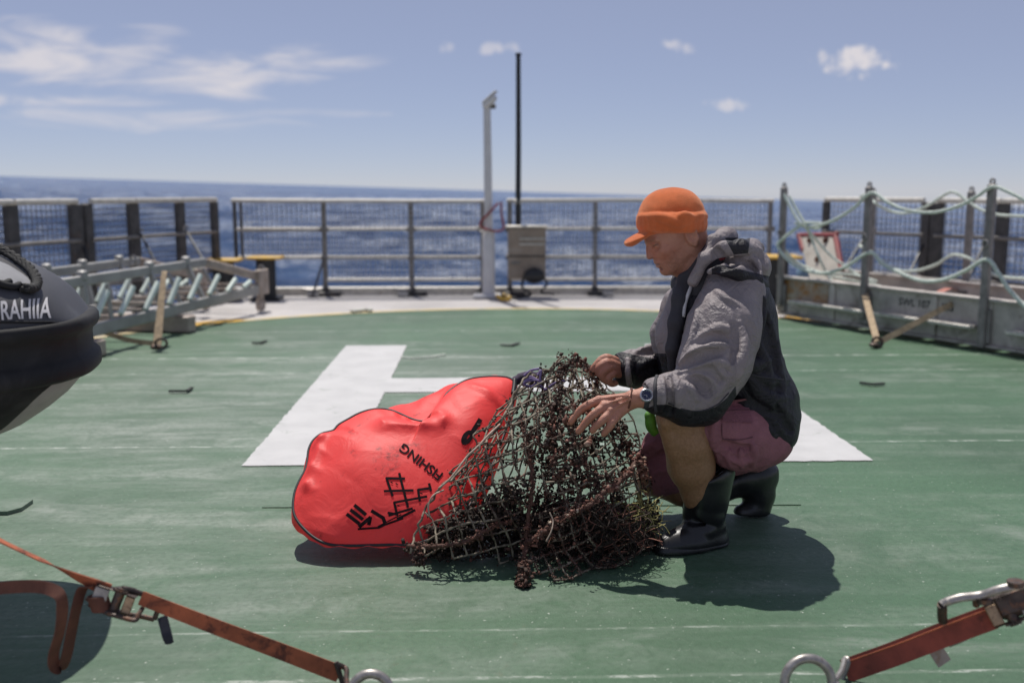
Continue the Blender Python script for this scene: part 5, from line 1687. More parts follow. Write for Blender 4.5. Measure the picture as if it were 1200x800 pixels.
    # a loop of pale twine hanging from the edge over the bag
    for pts_, r_ in ((((520, 574, 2.84), (508, 580, 2.80), (502, 592, 2.79), (503, 604, 2.78), (498, 600, 2.78)), .0026),
                     (((586, 497, 2.97), (572, 510, 2.92), (560, 523, 2.89), (548, 534, 2.87), (536, 550, 2.85), (526, 562, 2.84), (514, 572, 2.83)), .0032),
                     (((640, 634, 2.74), (646, 622, 2.75), (648, 610, 2.77), (644, 600, 2.78)), .002)):
        part('loose_twine', MB().tube(spline(pv(*pts_)), r_, 6), M['pale_twine'], t, True)
    # purple cord tied to the bag's neck
    mb = MB()
    q = np.linspace(0, 6.4, 24)
    for k in range(3):
        cc = P(621 + 2 * k, 447 + k, 3.2)
        mb.tube(np.array([cc + _r * (.020 + .006 * k) * math.cos(x + k) + UPV * (.016 - .003 * k) * math.sin(x + k) - FWD * .004 * k for x in q]), .0042, 6)
    mb.tube(spline(pv((630, 440, 3.18), (634, 434, 3.18), (633, 446, 3.17), (638, 456, 3.16), (648, 450, 3.14), (655, 447, 3.13), (662, 446, 3.12))), .004, 6)
    mb.tube(spline(pv((614, 440, 3.2), (622, 434, 3.2), (632, 432, 3.2))), .004, 6)
    tag(part('cord', mb, M['purple_cord'], None, True), 'pale purple cord knotted at the neck of the red bag', 'cord')


M['weed'] = mat('dry_weed', (0.30, 0.27, 0.10), 0.8, var=.4, scale=60)
M['pale_twine'] = mat('pale_twine', (0.40, 0.31, 0.24), 0.8, var=.3, scale=60)
netting()
# ==PART4==
# ================================================================== the man: smooth bodies from distance fields
def smin(a, b, k):
    h = np.clip(0.5 + 0.5 * (b - a) / k, 0, 1)
    return b + (a - b) * h - k * h * (1 - h)


class Field:
    def __init__(s):
        s.p = []; s.disp = []; s.folds = []

    def _add(s, fn, c, R, k, op='u'):
        s.p.append((fn, np.asarray(c, float), float(R), k, op)); return s

    def cap(s, a, b, ra, rb, k=0.02, op='u', sq=None):
        a = np.asarray(a, float); b = np.asarray(b, float); ba = b - a; L2 = ba @ ba + 1e-12
        def fn(p):
            pa = p - a
            t = np.clip(pa @ ba / L2, 0, 1)
            q = pa - t[:, None] * ba
            if sq is not None:                       # flattened: stretch along one direction
                d, f = sq
                q = q + np.outer(q @ d, d) * (1 / f - 1)
            return np.sqrt((q * q).sum(1)) - (ra + t * (rb - ra))
        return s._add(fn, (a + b) / 2, math.sqrt(L2) / 2 + max(ra, rb) * (sq[1] if sq is not None and sq[1] > 1 else 1), k, op)

    def chain(s, pts, r, k=0.02, op='u', sq=None, n=0):
        pts = np.asarray(pts, float)
        r = np.asarray(r, float) * np.ones(len(pts))
        if n:
            q = spline(pts, n); r = np.interp(np.linspace(0, len(pts) - 1, len(q)), np.arange(len(pts)), r); pts = q
        for i in range(len(pts) - 1):
            s.cap(pts[i], pts[i + 1], r[i], r[i + 1], k, op, sq)
        return s

    def ell(s, c, rad, k=0.02, op='u', axes=None):
        c = np.asarray(c, float); rad = np.asarray(rad, float)
        A = np.eye(3) if axes is None else np.asarray(axes, float)
        def fn(p):
            q = (p - c) @ A.T
            k0 = np.sqrt(((q / rad) ** 2).sum(1)); k1 = np.sqrt(((q / rad ** 2) ** 2).sum(1)) + 1e-9
            return np.where(k0 < 1e-3, -rad.min(), k0 * (k0 - 1) / k1)
        return s._add(fn, c, rad.max(), k, op)

    def floor(s, z):
        s._add(lambda p: z - p[:, 2], (0, 0, 0), 99, 0.006, 'i'); return s

    def ev(s, p, cc=None, cr=0.0):
        d = np.full(len(p), 0.5)
        for fn, c, R, k, op in s.p:
            if cc is not None and R < 90:
                g = np.linalg.norm(cc - c) - R - cr
                if g > 0.09: continue
            v = fn(p)
            if op == 'u': d = smin(d, v, k)
            elif op == 's': d = -smin(-d, v, k)
            else: d = -smin(-d, -v, k)
        for f in s.disp:
            d = d + f(p)
        return d

    def hit(s, px, py, y0=2.3, y1=3.9):
        """first point of the surface on a sight line"""
        d = ray(px, py); t = y0 / d[1]; L = np.linalg.norm(d)
        for _ in range(120):
            q = EYE + d * t
            v = float(s.ev(q[None])[0])
            if v < 0.0008: break
            t += 0.75 * v / L
            if t * d[1] > y1: return None
        return EYE + d * t

    def normal(s, q, e=0.003):
        q = np.asarray(q, float)
        pts = np.array([q + e * a for a in np.vstack([np.eye(3), -np.eye(3)])])
        v = s.ev(pts); n = v[:3] - v[3:]
        return n / (np.linalg.norm(n) + 1e-9)

    def fold(s, px, r=0.010, k=0.010, sink=0.20, op='u', n=4):
        """a raised (or pressed, op='s') cloth fold running along surface readings"""
        q = [s.hit(*x) for x in px]
        q = [a for a in q if a is not None]
        if len(q) < 2: return s
        q = spline(np.array(q), n)
        rr = 1.2 * r * np.sin(np.linspace(0.35, math.pi - 0.35, len(q)))
        pts = []
        for a, w_ in zip(q, rr):
            nn = s.normal(a)
            pts.append(a - nn * w_ * sink if op == 'u' else a + nn * w_ * 0.45)
        s.folds.append((np.array(pts), rr, k, op))
        return s

    def bake(s):
        for pts, rr, k, op in s.folds:
            s.chain(pts, rr, k, op)
        s.folds = []
        return s

    def mesh(s, h, lo=None, hi=None):
        if lo is None:
            cs = np.array([c for f, c, R, k, op in s.p if R < 90 and op == 'u']); Rs = np.array([R for f, c, R, k, op in s.p if R < 90 and op == 'u'])
            lo = (cs - Rs[:, None]).min(0) - 0.03; hi = (cs + Rs[:, None]).max(0) + 0.03
        B = 12
        nb = np.ceil((hi - lo) / h / B).astype(int)
        n = nb * B
        F = np.empty(n, np.float32)
        ax = [lo[i] + h * np.arange(n[i]) for i in range(3)]
        bc = [lo[i] + h * (np.arange(nb[i]) * B + (B - 1) / 2) for i in range(3)]
        C = np.stack(np.meshgrid(*bc, indexing='ij'), -1).reshape(-1, 3)
        D = s.ev(C)
        F[:] = np.repeat(np.repeat(np.repeat(D.reshape(nb), B, 0), B, 1), B, 2)
        rad = h * B * 0.87
        act = np.argwhere(np.abs(D.reshape(nb)) < rad * 1.5 + 0.012)
        for (i, j, k) in act:
            x, y, z = ax[0][i * B:i * B + B], ax[1][j * B:j * B + B], ax[2][k * B:k * B + B]
            g = np.stack(np.meshgrid(x, y, z, indexing='ij'), -1).reshape(-1, 3)
            F[i * B:i * B + B, j * B:j * B + B, k * B:k * B + B] = s.ev(g, g.mean(0), rad).reshape(B, B, B)
        F[0] = F[-1] = 1; F[:, 0] = F[:, -1] = 1; F[:, :, 0] = F[:, :, -1] = 1
        return nets(F, lo, h)


def nets(F, lo, h):
    sgn = F < 0
    cnt = np.zeros(tuple(x - 1 for x in F.shape), np.uint8)
    sl = [slice(None, -1), slice(1, None)]
    for a in range(2):
        for b in range(2):
            for c in range(2):
                cnt += sgn[sl[a], sl[b], sl[c]]
    mixed = (cnt > 0) & (cnt < 8)
    idx = np.argwhere(mixed)
    vid = np.full(mixed.shape, -1, np.int32); vid[mixed] = np.arange(len(idx))
    cor = np.array([[a, b, c] for a in range(2) for b in range(2) for c in range(2)])
    val = np.stack([F[idx[:, 0] + a, idx[:, 1] + b, idx[:, 2] + c] for a, b, c in cor], 1)
    acc = np.zeros((len(idx), 3)); num = np.zeros(len(idx))
    for i in range(8):
        for j in range(i + 1, 8):
            if np.abs(cor[i] - cor[j]).sum() != 1: continue
            m_ = (val[:, i] < 0) != (val[:, j] < 0)
            t = val[m_, i] / (val[m_, i] - val[m_, j])
            acc[m_] += cor[i] + t[:, None] * (cor[j] - cor[i]); num[m_] += 1
    V = (idx + acc / num[:, None]) * h + lo
    quads = []
    for axis in range(3):
        o = [(1, 2), (2, 0), (0, 1)][axis]
        s0 = [slice(1, -1)] * 3; s0[axis] = slice(0, -1)
        s1 = [slice(1, -1)] * 3; s1[axis] = slice(1, None)
        A, Bv = sgn[tuple(s0)], sgn[tuple(s1)]
        e = np.argwhere(A != Bv)
        off = np.ones(3, int); off[axis] = 0
        flip = A[tuple(e.T)]
        e = e + off
        def cell(d0, d1):
            q = e.copy(); q[:, o[0]] += d0; q[:, o[1]] += d1
            return vid[q[:, 0], q[:, 1], q[:, 2]]
        Q = np.stack([cell(-1, -1), cell(0, -1), cell(0, 0), cell(-1, 0)], 1)
        Q[~flip] = Q[~flip][:, ::-1]
        quads.append(Q)
    return V, np.concatenate(quads)


def wnoise(seed, freq, n=14, aniso=(1, 1, 1)):
    r = np.random.default_rng(seed)
    K = r.normal(0, 1, (n, 3)); K /= np.linalg.norm(K, axis=1)[:, None]
    K = K * r.uniform(.5, 1.6, (n, 1)) * freq * np.array(aniso); ph = r.uniform(0, 6.28, n)
    K2 = r.normal(0, 1, (4, 3)) * freq * .35; p2 = r.uniform(0, 6.28, 4)
    def f(p):
        w_ = np.sin(p @ K2.T + p2).sum(1) * .6
        return np.sin(p @ K.T + ph + w_[:, None]).sum(1) / math.sqrt(n)
    return f


def fpart(name, F, h, m, parent, attrs=None, label=None, lo=None, hi=None):
    V, Q = F.mesh(h, lo, hi)
    a = {k: f(V) for k, f in attrs.items()} if attrs else None
    o = make(name, V, Q, m, parent, True, a)
    if label: o['label'] = label
    return o


def scr(V):
    """survey readings of points"""
    d = V - EYE; z = d @ FWD
    return 600 + FPX * (d @ _r) / z, 400 - FPX * (d @ UPV) / z


# ---------------------------------------------------------------- cloth and skin
def skin_mat():
    m, nt, N, L, B = newmat('weathered_skin')
    tc = N.new('ShaderNodeTexCoord').outputs['Object']
    n1 = noise(nt, tc, 14, 6, .6); n2 = noise(nt, tc, 120, 5, .7); n3 = noise(nt, tc, 6, 3, .5, offset=(2, 2, 2))
    c = mixc(nt, ramp(nt, n1, .3, .7), (0.38, 0.180, 0.115), (0.50, 0.27, 0.185))
    at = N.new('ShaderNodeAttribute'); at.attribute_name = 'red'
    c = mixc(nt, mth(nt, 'MULTIPLY', at.outputs['Fac'], .55), c, (0.46, 0.16, 0.105))
    at2 = N.new('ShaderNodeAttribute'); at2.attribute_name = 'tan'
    c = mixc(nt, at2.outputs['Fac'], c, mixc(nt, ramp(nt, n2, .35, .7), (0.265, 0.140, 0.068), (0.35, 0.19, 0.10)))
    c = mixc(nt, mth(nt, 'MULTIPLY', ramp(nt, n2, .55, .75), .35), c, (0.30, 0.12, 0.075))
    at3 = N.new('ShaderNodeAttribute'); at3.attribute_name = 'dark'
    c = mixc(nt, at3.outputs['Fac'], c, (0.10, 0.055, 0.04))
    L.new(c, B.inputs['Base Color']); B.inputs['Roughness'].default_value = .48
    B.inputs['Subsurface Weight'].default_value = .06
    B.inputs['Subsurface Radius'].default_value = (.012, .005, .003)
    h = mth(nt, 'ADD', n2, mth(nt, 'MULTIPLY', noise(nt, tc, 45, 5, .65), 1.4))
    bump(nt, B, h, .7, .004)
    return m


def cloth_mat(name, c1, c2, rough=.6, attr=None, weave=900, crinkle=.5, spec=.35, sheen=0):
    m, nt, N, L, B = newmat(name)
    tc = N.new('ShaderNodeTexCoord').outputs['Object']
    n1 = noise(nt, tc, 9, 6, .6, dist=.4); n2 = noise(nt, tc, 34, 6, .62, dist=1.1)
    def tone(c):
        return mixc(nt, ramp(nt, n1, .28, .72), tuple(x * .84 for x in c), tuple(min(1, x * 1.12) for x in c))
    c = tone(c1)
    if attr:
        at = N.new('ShaderNodeAttribute'); at.attribute_name = attr
        c = mixc(nt, ramp(nt, at.outputs['Fac'], .42, .58), c, tone(c2))
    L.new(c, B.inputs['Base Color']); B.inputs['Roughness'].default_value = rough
    B.inputs['Specular IOR Level'].default_value = spec
    B.inputs['Sheen Weight'].default_value = sheen
    n3 = noise(nt, tc, 15, 4, .55, dist=1.4, offset=(1.7, 4.2, .3))
    rid = mth(nt, 'SUBTRACT', 1.0, mth(nt, 'ABSOLUTE', mth(nt, 'MULTIPLY', mth(nt, 'SUBTRACT', n3, .5), 7.0)), clamp=True)
    rid2 = mth(nt, 'SUBTRACT', 1.0, mth(nt, 'ABSOLUTE', mth(nt, 'MULTIPLY', mth(nt, 'SUBTRACT', n2, .5), 6.0)), clamp=True)
    h = mth(nt, 'ADD', mth(nt, 'MULTIPLY', rid, .9), mth(nt, 'MULTIPLY', rid2, .45))
    h = mth(nt, 'ADD', h, mth(nt, 'MULTIPLY', noise(nt, tc, weave, 2, .5), .06))
    bump(nt, B, h, crinkle, .007)
    return m


M['skin'] = skin_mat()
M['jacket'] = cloth_mat('jacket_shell', (0.240, 0.208, 0.210), (0.014, 0.0125, 0.018), .5, 'dark')
M['shorts'] = cloth_mat('faded_plum_cotton', (0.290, 0.125, 0.145), (0.235, 0.098, 0.118), .85, 'dark', crinkle=.4, spec=.2)
M['plum_thread'] = mat('plum_thread', (0.13, 0.05, 0.062), .8)
M['boot'] = mat('black_boot_rubber', (0.014, 0.014, 0.015), .32, var=.25, scale=10, wear=(0.045, 0.043, 0.042), wear_at=(.52, .8), wscale=7, bmp=.15, bscale=70)
M['fleece'] = mat('orange_fleece', (0.62, 0.150, 0.050), .95, var=.12, scale=26, bmp=.7, bscale=330, spec=.1)
_fb = M['fleece'].node_tree.nodes['Principled BSDF']
_fb.inputs['Sheen Weight'].default_value = .6
_fb.inputs['Sheen Tint'].default_value = (1.0, .62, .42, 1)
M['hair'] = mat('grey_stubble', (0.22, 0.19, 0.17), .8, var=.3, scale=200, bmp=.6, bscale=400)
M['toggle'] = mat('red_toggle', (0.30, 0.03, 0.045), .6)
M['lining'] = mat('charcoal_lining', (0.040, 0.038, 0.044), .8, var=.2, scale=20, bmp=.3)
M['piping'] = mat('pale_piping', (0.52, 0.50, 0.50), .6, var=.15, scale=60)
M['watch_steel'] = mat('watch_steel', (0.50, 0.50, 0.53), .3, .85, var=.1)
M['watch_dial'] = mat('watch_dial', (0.016, 0.022, 0.06), .2, var=.2)
M['leaf_green'] = mat('bright_green_cloth', (0.08, 0.24, 0.02), .6, var=.3, scale=30, bmp=.4)
M['eye_white'] = mat('eye_white', (0.5, 0.45, 0.42), .3, var=.05)

YM = 3.12
HC_ = P(792, 272, YM)                                           # head centre
ta = math.radians(27)
hf = np.array([-math.cos(ta), -0.10, -math.sin(ta)]); hf /= np.linalg.norm(hf)
hu = np.array([-math.sin(ta), 0.0, math.cos(ta)]); hu -= hf * (hu @ hf); hu /= np.linalg.norm(hu)
hl = np.cross(hf, hu)                                          # towards the far or near side; the head is symmetric
HA = np.stack([hf, hl, hu])


def hd(x, y, z):
    return HC_ + 0.01 * (x * hf + y * hl + z * hu)


near = 1.0 if hl[1] < 0 else -1.0

# ---- jacket first: other things are laid on it
J = Field()
J.ell(P(846, 382, 3.12), (.172, .185, .165), .05)
J.ell(P(848, 425, 3.12), (.185, .19, .15), .06)
J.ell(P(884, 470, 3.12), (.140, .185, .140), .06)
J.ell(P(897, 500, 3.12), (.104, .175, .10), .05)
J.cap(P(893, 512, 3.03), P(911, 527, 3.05), .052, .030, .03)
J.cap(P(893, 512, 3.22), P(911, 525, 3.22), .055, .032, .03)
J.cap(P(853, 352, 2.99), P(836, 350, 3.27), .085, .085, .06)
J.cap(P(868, 345, 3.02), P(868, 345, 3.2), .075, .075, .06)
# front opening hangs forward over the lap
J.chain([P(800, 350, 3.06), P(790, 390, 3.05), P(792, 430, 3.06)], [.045, .055, .05], .05)
J.chain([P(790, 352, 3.17), P(781, 392, 3.2), P(785, 428, 3.2)], [.04, .05, .045], .05)
wA, wB, wC = wnoise(1, 16), wnoise(2, 38), wnoise(3, 75)
J.disp.append(lambda p: .0065 * wA(p) + .0030 * np.abs(wB(p)) + .0009 * wC(p))
jbase = J
for px, r, op in (
    ([(893, 345), (905, 390), (915, 440), (920, 490)], .012, 'u'), ([(880, 380), (890, 430), (893, 480)], .014, 's'),
    ([(905, 420), (885, 428), (868, 424)], .010, 'u'), ([(925, 448), (905, 446), (886, 440)], .011, 'u'), ([(930, 488), (905, 470), (885, 462)], .010, 'u'),
    ([(915, 520), (900, 505), (885, 492), (872, 478)], .010, 'u'), ([(928, 505), (915, 490), (905, 470)], .010, 's'),
    ([(800, 372), (797, 400), (794, 432)], .012, 'u'), ([(812, 370), (806, 400), (803, 430)], .010, 's'),
    ([(786, 380), (782, 405), (783, 428)], .009, 'u'), ([(898, 372), (908, 400), (914, 430)], .009, 'u'), ([(888, 400), (897, 425), (903, 455), (905, 480)], .010, 'u'),
    ([(872, 452), (884, 470), (900, 482), (918, 486)], .011, 's'), ([(876, 440), (890, 458), (908, 466), (926, 466)], .010, 'u'), ([(896, 350), (893, 375), (886, 395)], .010, 'u')):
    J.fold(px, r, op=op)
J.bake()

# sleeves
S1 = Field()
sh, el_, wr_ = P(853, 350, 2.985), P(824, 462, 2.845), P(770, 463, 2.84)
S1.chain([P(858, 345, 3.0), P(848, 385, 2.93), P(836, 425, 2.88), P(824, 458, 2.86)], [.098, .108, .105, .092], .03)
S1.chain([P(824, 458, 2.86), P(800, 464, 2.845), P(783, 463, 2.84), P(768, 463, 2.838)], [.086, .074, .058, .049], .03)
S1.cap(P(818, 474, 2.86), P(806, 476, 2.86), .058, .05, .04)
wD, wE = wnoise(11, 20), wnoise(12, 52)
S1.disp.append(lambda p: .0050 * wD(p) + .0022 * np.abs(wE(p)) + .0008 * wC(p))
for px, r, op in (
    ([(786, 442), (800, 432), (820, 425), (842, 424), (856, 430)], .014, 'u'),
    ([(796, 426), (812, 414), (834, 405), (852, 404)], .013, 'u'),
    ([(790, 434), (806, 424), (826, 416), (846, 413)], .011, 's'),
    ([(836, 424), (846, 436), (852, 446)], .009, 'u'), ([(812, 438), (828, 440), (840, 452), (842, 462)], .011, 'u'),
    ([(806, 444), (820, 450), (830, 462)], .009, 's'), ([(798, 448), (812, 456), (818, 470)], .010, 'u'),
    ([(822, 392), (842, 385), (862, 388)], .010, 'u'), ([(812, 402), (835, 396), (858, 400)], .009, 's'),
    ([(866, 370), (872, 400), (866, 430), (856, 452)], .012, 'u'), ([(858, 380), (862, 405), (858, 425)], .010, 's'),
    ([(820, 352), (815, 380), (806, 405)], .010, 'u'), ([(838, 340), (852, 350), (870, 360)], .008, 'u'),
    ([(776, 442), (779, 452), (779, 468), (776, 482)], .010, 'u'), ([(783, 440), (787, 452), (787, 470), (783, 486)], .011, 's'),
    ([(790, 440), (795, 452), (795, 470), (791, 488)], .011, 'u'), ([(770, 444), (771, 460), (769, 478)], .008, 'u'),
    ([(834, 470), (845, 455), (856, 435)], .010, 'u')):
    S1.fold(px, r, op=op)
S1.bake()
S1.cap(P(764, 463, 2.837), P(750, 463, 2.834), .034, .034, .01, 's')

S2 = Field()
S2.chain([P(822, 348, 3.28), P(800, 385, 3.32), P(788, 418, 3.34), P(782, 430, 3.33)], [.085, .085, .078, .072], .03)
S2.chain([P(782, 430, 3.33), P(762, 431, 3.28), P(747, 431, 3.25), P(733, 431, 3.22)], [.070, .064, .060, .056], .03)
S2.disp.append(lambda p: .0045 * wD(p + 1.3) + .0022 * np.abs(wE(p + .7)) + .0008 * wC(p))
for px, r, op in (([(745, 412), (756, 405), (772, 402)], .011, 'u'), ([(742, 420), (757, 414), (775, 412)], .009, 's'), ([(752, 428), (765, 421), (778, 424)], .009, 'u'),
                  ([(766, 372), (772, 390), (770, 405)], .010, 'u'), ([(738, 410), (736, 430), (738, 450)], .008, 'u')):
    S2.fold(px, r, op=op)
S2.bake()
S2.cap(P(732, 431, 3.22), P(720, 431, 3.21), .040, .040, .01, 's')

# collar and hood
K = Field()
q = np.linspace(0, 2 * math.pi, 26)
cc = P(813, 311, YM + .005)
ax_a = (P(831, 288, YM) - P(796, 336, YM)) / 2; ax_b = np.array([0, .083, 0])
ring = [cc + ax_a * math.cos(x) + ax_b * math.sin(x) for x in q]
K.chain(ring, .021, .012)
ring2 = [P(819, 327, YM + .005) + ax_a * 1.18 * math.cos(x) + ax_b * 1.25 * math.sin(x) for x in q]
K.chain(ring2, .026, .02)
K.chain([P(801, 328, 3.06), P(797, 350, 3.02), P(792, 378, 2.995), P(788, 408, 2.985), P(787, 436, 3.0)], [.020, .023, .022, .018, .012], .02)
HD = Field()
HD.ell(P(862, 309, 3.12), (.092, .150, .056), .03)
HD.ell(P(884, 314, 3.12), (.040, .120, .060), .03)
HD.chain([P(826, 300, 2.99), P(836, 284, 3.02), P(850, 279, 3.1), P(848, 280, 3.2), P(834, 288, 3.26)], [.022, .027, .028, .027, .02], .018)
HD.chain([P(812, 330, 2.985), P(826, 303, 2.975), P(846, 292, 2.965), P(868, 291, 2.98), P(886, 296, 3.03)], [.016, .022, .024, .024, .022], .015)
HD.chain([P(868, 292, 3.0), P(884, 289, 3.08), P(888, 290, 3.17), P(876, 290, 3.25)], [.020, .026, .026, .02], .018)
HD.chain([P(832, 318, 2.945), P(848, 316, 2.925), P(866, 319, 2.93), P(884, 328, 2.97), P(894, 334, 3.05)], [.012, .020, .025, .026, .022], .015)
HD.disp.append(lambda p: .005 * wD(p * 1.4 + 2) + .0030 * np.abs(wE(p + 3)) + .001 * wC(p))
for px, r, op in (([(832, 312), (848, 304), (868, 303), (888, 308)], .009, 'u'), ([(834, 320), (852, 311), (874, 311), (892, 316)], .010, 's'), ([(880, 300), (888, 308), (892, 322)], .009, 'u'),
                  ([(836, 292), (842, 300), (844, 312)], .008, 's')):
    HD.fold(px, r, op=op)
HD.bake()

# ---- the body, one continuous skin
Bd = Field()
Bd.ell(hd(-.2, 0, 2.0), (.098, .075, .100), .03, axes=HA)
Bd.ell(hd(4.2, 0, -3.6), (.055, .060, .078), .03, axes=HA)
for s in (-1, 1):
    Bd.cap(hd(6.6, 1.9 * s, -9.0), hd(-1.0, 5.0 * s, -5.8), .017, .018, .025)
    Bd.ell(hd(6.6, 4.2 * s, -2.7), (.020, .018, .016), .018, axes=HA)
    Bd.cap(hd(8.6, 1.0 * s, 1.45), hd(7.7, 4.4 * s, 1.2), .0095, .008, .012)
    Bd.cap(hd(9.2, 3.0 * s, -.15), hd(8.6, 3.6 * s, -.2), .0140, .0120, .012, 's')
    Bd.ell(hd(7.75, 3.1 * s, -.1), (.0130, .0128, .0125), .003, axes=HA)
    Bd.cap(hd(9.05, 2.2 * s, .42), hd(8.35, 4.3 * s, .25), .0042, .0034, .005)      # upper lids, eyes cast down
    Bd.cap(hd(8.85, 2.1 * s, -1.0), hd(8.1, 4.2 * s, -.85), .0038, .003, .006)
    Bd.ell(hd(9.35, 1.15 * s, -3.2), (.0085, .0068, .0070), .007, axes=HA)
    Bd.cap(hd(9.3, .75 * s, -3.75), hd(10.2, .7 * s, -3.6), .0026, .002, .003, 's')
    Bd.cap(hd(8.7, 2.0 * s, -3.4), hd(7.7, 3.2 * s, -6.6), .0034, .0026, .006, 's')  # nasolabial crease
    for zz_ in (3.4, 4.4):
        Bd.cap(hd(9.6, 1.0 * s, zz_), hd(8.6, 4.4 * s, zz_ - .2), .0018, .0014, .004, 's')
    Bd.cap(hd(7.6, 4.9 * s, -1.9), hd(6.9, 5.6 * s, -3.6), .0020, .0016, .006, 's')
    Bd.cap(hd(4.6, 6.2 * s, -4.6), hd(4.4, 5.9 * s, -7.4), .0020, .0016, .007, 's')
    Bd.cap(hd(6.2, 6.3 * s, .2), hd(5.2, 6.9 * s, -.6), .0022, .0016, .004, 's')     # crow's feet
    Bd.cap(hd(6.3, 6.2 * s, -.6), hd(5.4, 6.7 * s, -1.4), .0020, .0015, .004, 's')
    Bd.ell(hd(-1.9, 7.7 * s, -2.4), (.0200, .0085, .032), .005, axes=HA)
    Bd.ell(hd(-1.5, 8.6 * s, -2.2), (.0115, .0060, .0185), .003, 's', axes=HA)
    Bd.chain([hd(-.6, 8.3 * s, .4), hd(-2.2, 8.6 * s, .4), hd(-3.5, 8.6 * s, -1.4), hd(-3.1, 8.3 * s, -3.8), hd(-1.6, 7.9 * s, -5.2)], .0042, .004)
Bd.chain([hd(9.0, 0, 1.0), hd(9.9, 0, -1.0), hd(10.7, 0, -2.7)], [.0070, .0080, .0092], .010)
Bd.ell(hd(10.75, 0, -3.0), (.0095, .0100, .0085), .006, axes=HA)
Bd.ell(hd(8.25, 0, -9.2), (.017, .019, .0165), .014, axes=HA)
Bd.ell(hd(8.6, 0, -6.3), (.017, .026, .020), .016, axes=HA)
Bd.cap(hd(9.55, -1.6, -5.75), hd(9.55, 1.6, -5.75), .0042, .0042, .006)
Bd.cap(hd(9.45, -1.5, -6.75), hd(9.45, 1.5, -6.75), .0052, .0052, .006)
Bd.cap(hd(10.1, -2.3, -6.22), hd(10.1, 2.3, -6.22), .0020, .0020, .004, 's')
Bd.cap(hd(9.3, -1.3, -7.75), hd(9.3, 1.3, -7.75), .0050, .0050, .008, 's')
Bd.cap(hd(-2.2, 0, -4.0), P(826, 320, YM), .058, .064, .03)
Bd.cap(hd(3.5, 0, -9.2), P(818, 322, YM - .02), .026, .030, .03)
# hidden core of the trunk and limbs, so that the skin is one piece
Bd.chain([P(826, 320, YM), P(848, 370, YM), P(868, 430, YM), P(892, 500, YM)], [.065, .09, .09, .08], .05)
Bd.chain([P(838, 350, 3.05), P(850, 352, 2.99), P(826, 458, 2.86), P(800, 464, 2.845), P(762, 465, 2.836)], [.06, .055, .046, .042, .030], .03)
Bd.chain([P(838, 350, 3.18), P(820, 352, 3.28), P(784, 428, 3.33), P(755, 431, 3.265), P(732, 431, 3.22)], [.06, .055, .046, .040, .031], .03)
# near leg: thigh, knee, squeezed calf
Bd.chain([P(888, 508, 3.04), P(840, 494, 2.98), P(800, 486, 2.93)], [.070, .062, .060], .04)
Bd.chain([P(796, 489, 2.925), P(806, 516, 2.94), P(810, 545, 2.965), P(820, 575, 2.985), P(824, 618, 3.0)], [.062, .068, .067, .053, .038], .03)
Bd.cap(P(812, 510, 2.96), P(816, 538, 2.98), .046, .044, .03)
Bd.ell(P(781, 492, 2.875), (.022, .018, .026), .02)
Bd.cap(P(790, 512, 2.885), P(800, 545, 2.915), .010, .008, .012)
Bd.cap(P(822, 505, 2.915), P(829, 535, 2.93), .006, .005, .010, 's')
Bd.ell(P(783, 485, 2.915), (.030, .034, .036), .03)
Bd.cap(P(782, 505, 2.90), P(800, 552, 2.93), .020, .018, .03)
# far leg: kneeling low, shin lying back to the tucked foot
Bd.chain([P(888, 515, 3.2), P(820, 535, 3.25), P(768, 556, 3.27)], [.07, .066, .060], .04)
Bd.chain([P(766, 560, 3.275), P(800, 574, 3.28), P(850, 566, 3.28), P(886, 558, 3.28)], [.060, .050, .050, .036], .03)
Bd.floor(0.004)


def finger(F, pts, r, k=.006):
    F.chain(pts, r, k, n=4)


# near hand, back to the viewer, fingers feeling down into the net
wrist = P(757, 466, 2.832)
mcp = [P(702, 469, 2.868), P(708, 476, 2.845), P(716, 482, 2.832), P(724, 486, 2.828)]
Bd.cap(wrist, P(742, 467, 2.835), .029, .027, .02)
for q_, r_ in zip(mcp, (.0135, .0140, .0135, .0125)):
    Bd.cap(P(745, 467, 2.842), q_, .017, r_, .012)
Bd.cap(P(746, 465, 2.86), P(712, 470, 2.875), .018, .014, .015)
finger(Bd, [mcp[0], P(692, 473, 2.862), P(682, 479, 2.866), P(674, 488, 2.872), P(668.5, 495, 2.875)], [.0112, .0104, .0098, .0084, .0072])
finger(Bd, [mcp[1], P(700, 482, 2.832), P(692, 489, 2.832), P(684, 498, 2.838), P(677.5, 506, 2.842)], [.0116, .0106, .0100, .0086, .0074])
finger(Bd, [mcp[2], P(708, 490, 2.818), P(702, 496, 2.816), P(697, 501, 2.822), P(694, 505, 2.826)], [.0110, .0102, .0096, .0084, .0074])
finger(Bd, [mcp[3], P(718, 494, 2.815), P(714, 500, 2.815), P(710, 505, 2.82), P(707, 509, 2.826)], [.0100, .0090, .0086, .0074, .0064])
finger(Bd, [P(740, 466, 2.868), P(724, 470, 2.902), P(708, 476, 2.918), P(698, 483, 2.915)], [.0150, .0125, .0110, .0085])
for a, b in ((mcp[0], .0108), (mcp[1], .0112), (mcp[2], .0108), (mcp[3], .0100)):
    Bd.ell(a + np.array([0, -.004, .004]), (b, b * .9, b * .9), .006)
for a, b in ((P(735, 465, 2.815), mcp[0]), (P(736, 467, 2.812), mcp[1]), (P(738, 470, 2.812), mcp[2])):      # tendons
    Bd.cap(a + np.array([0, -.003, .006]), b + np.array([0, -.005, .006]), .0028, .0032, .006)
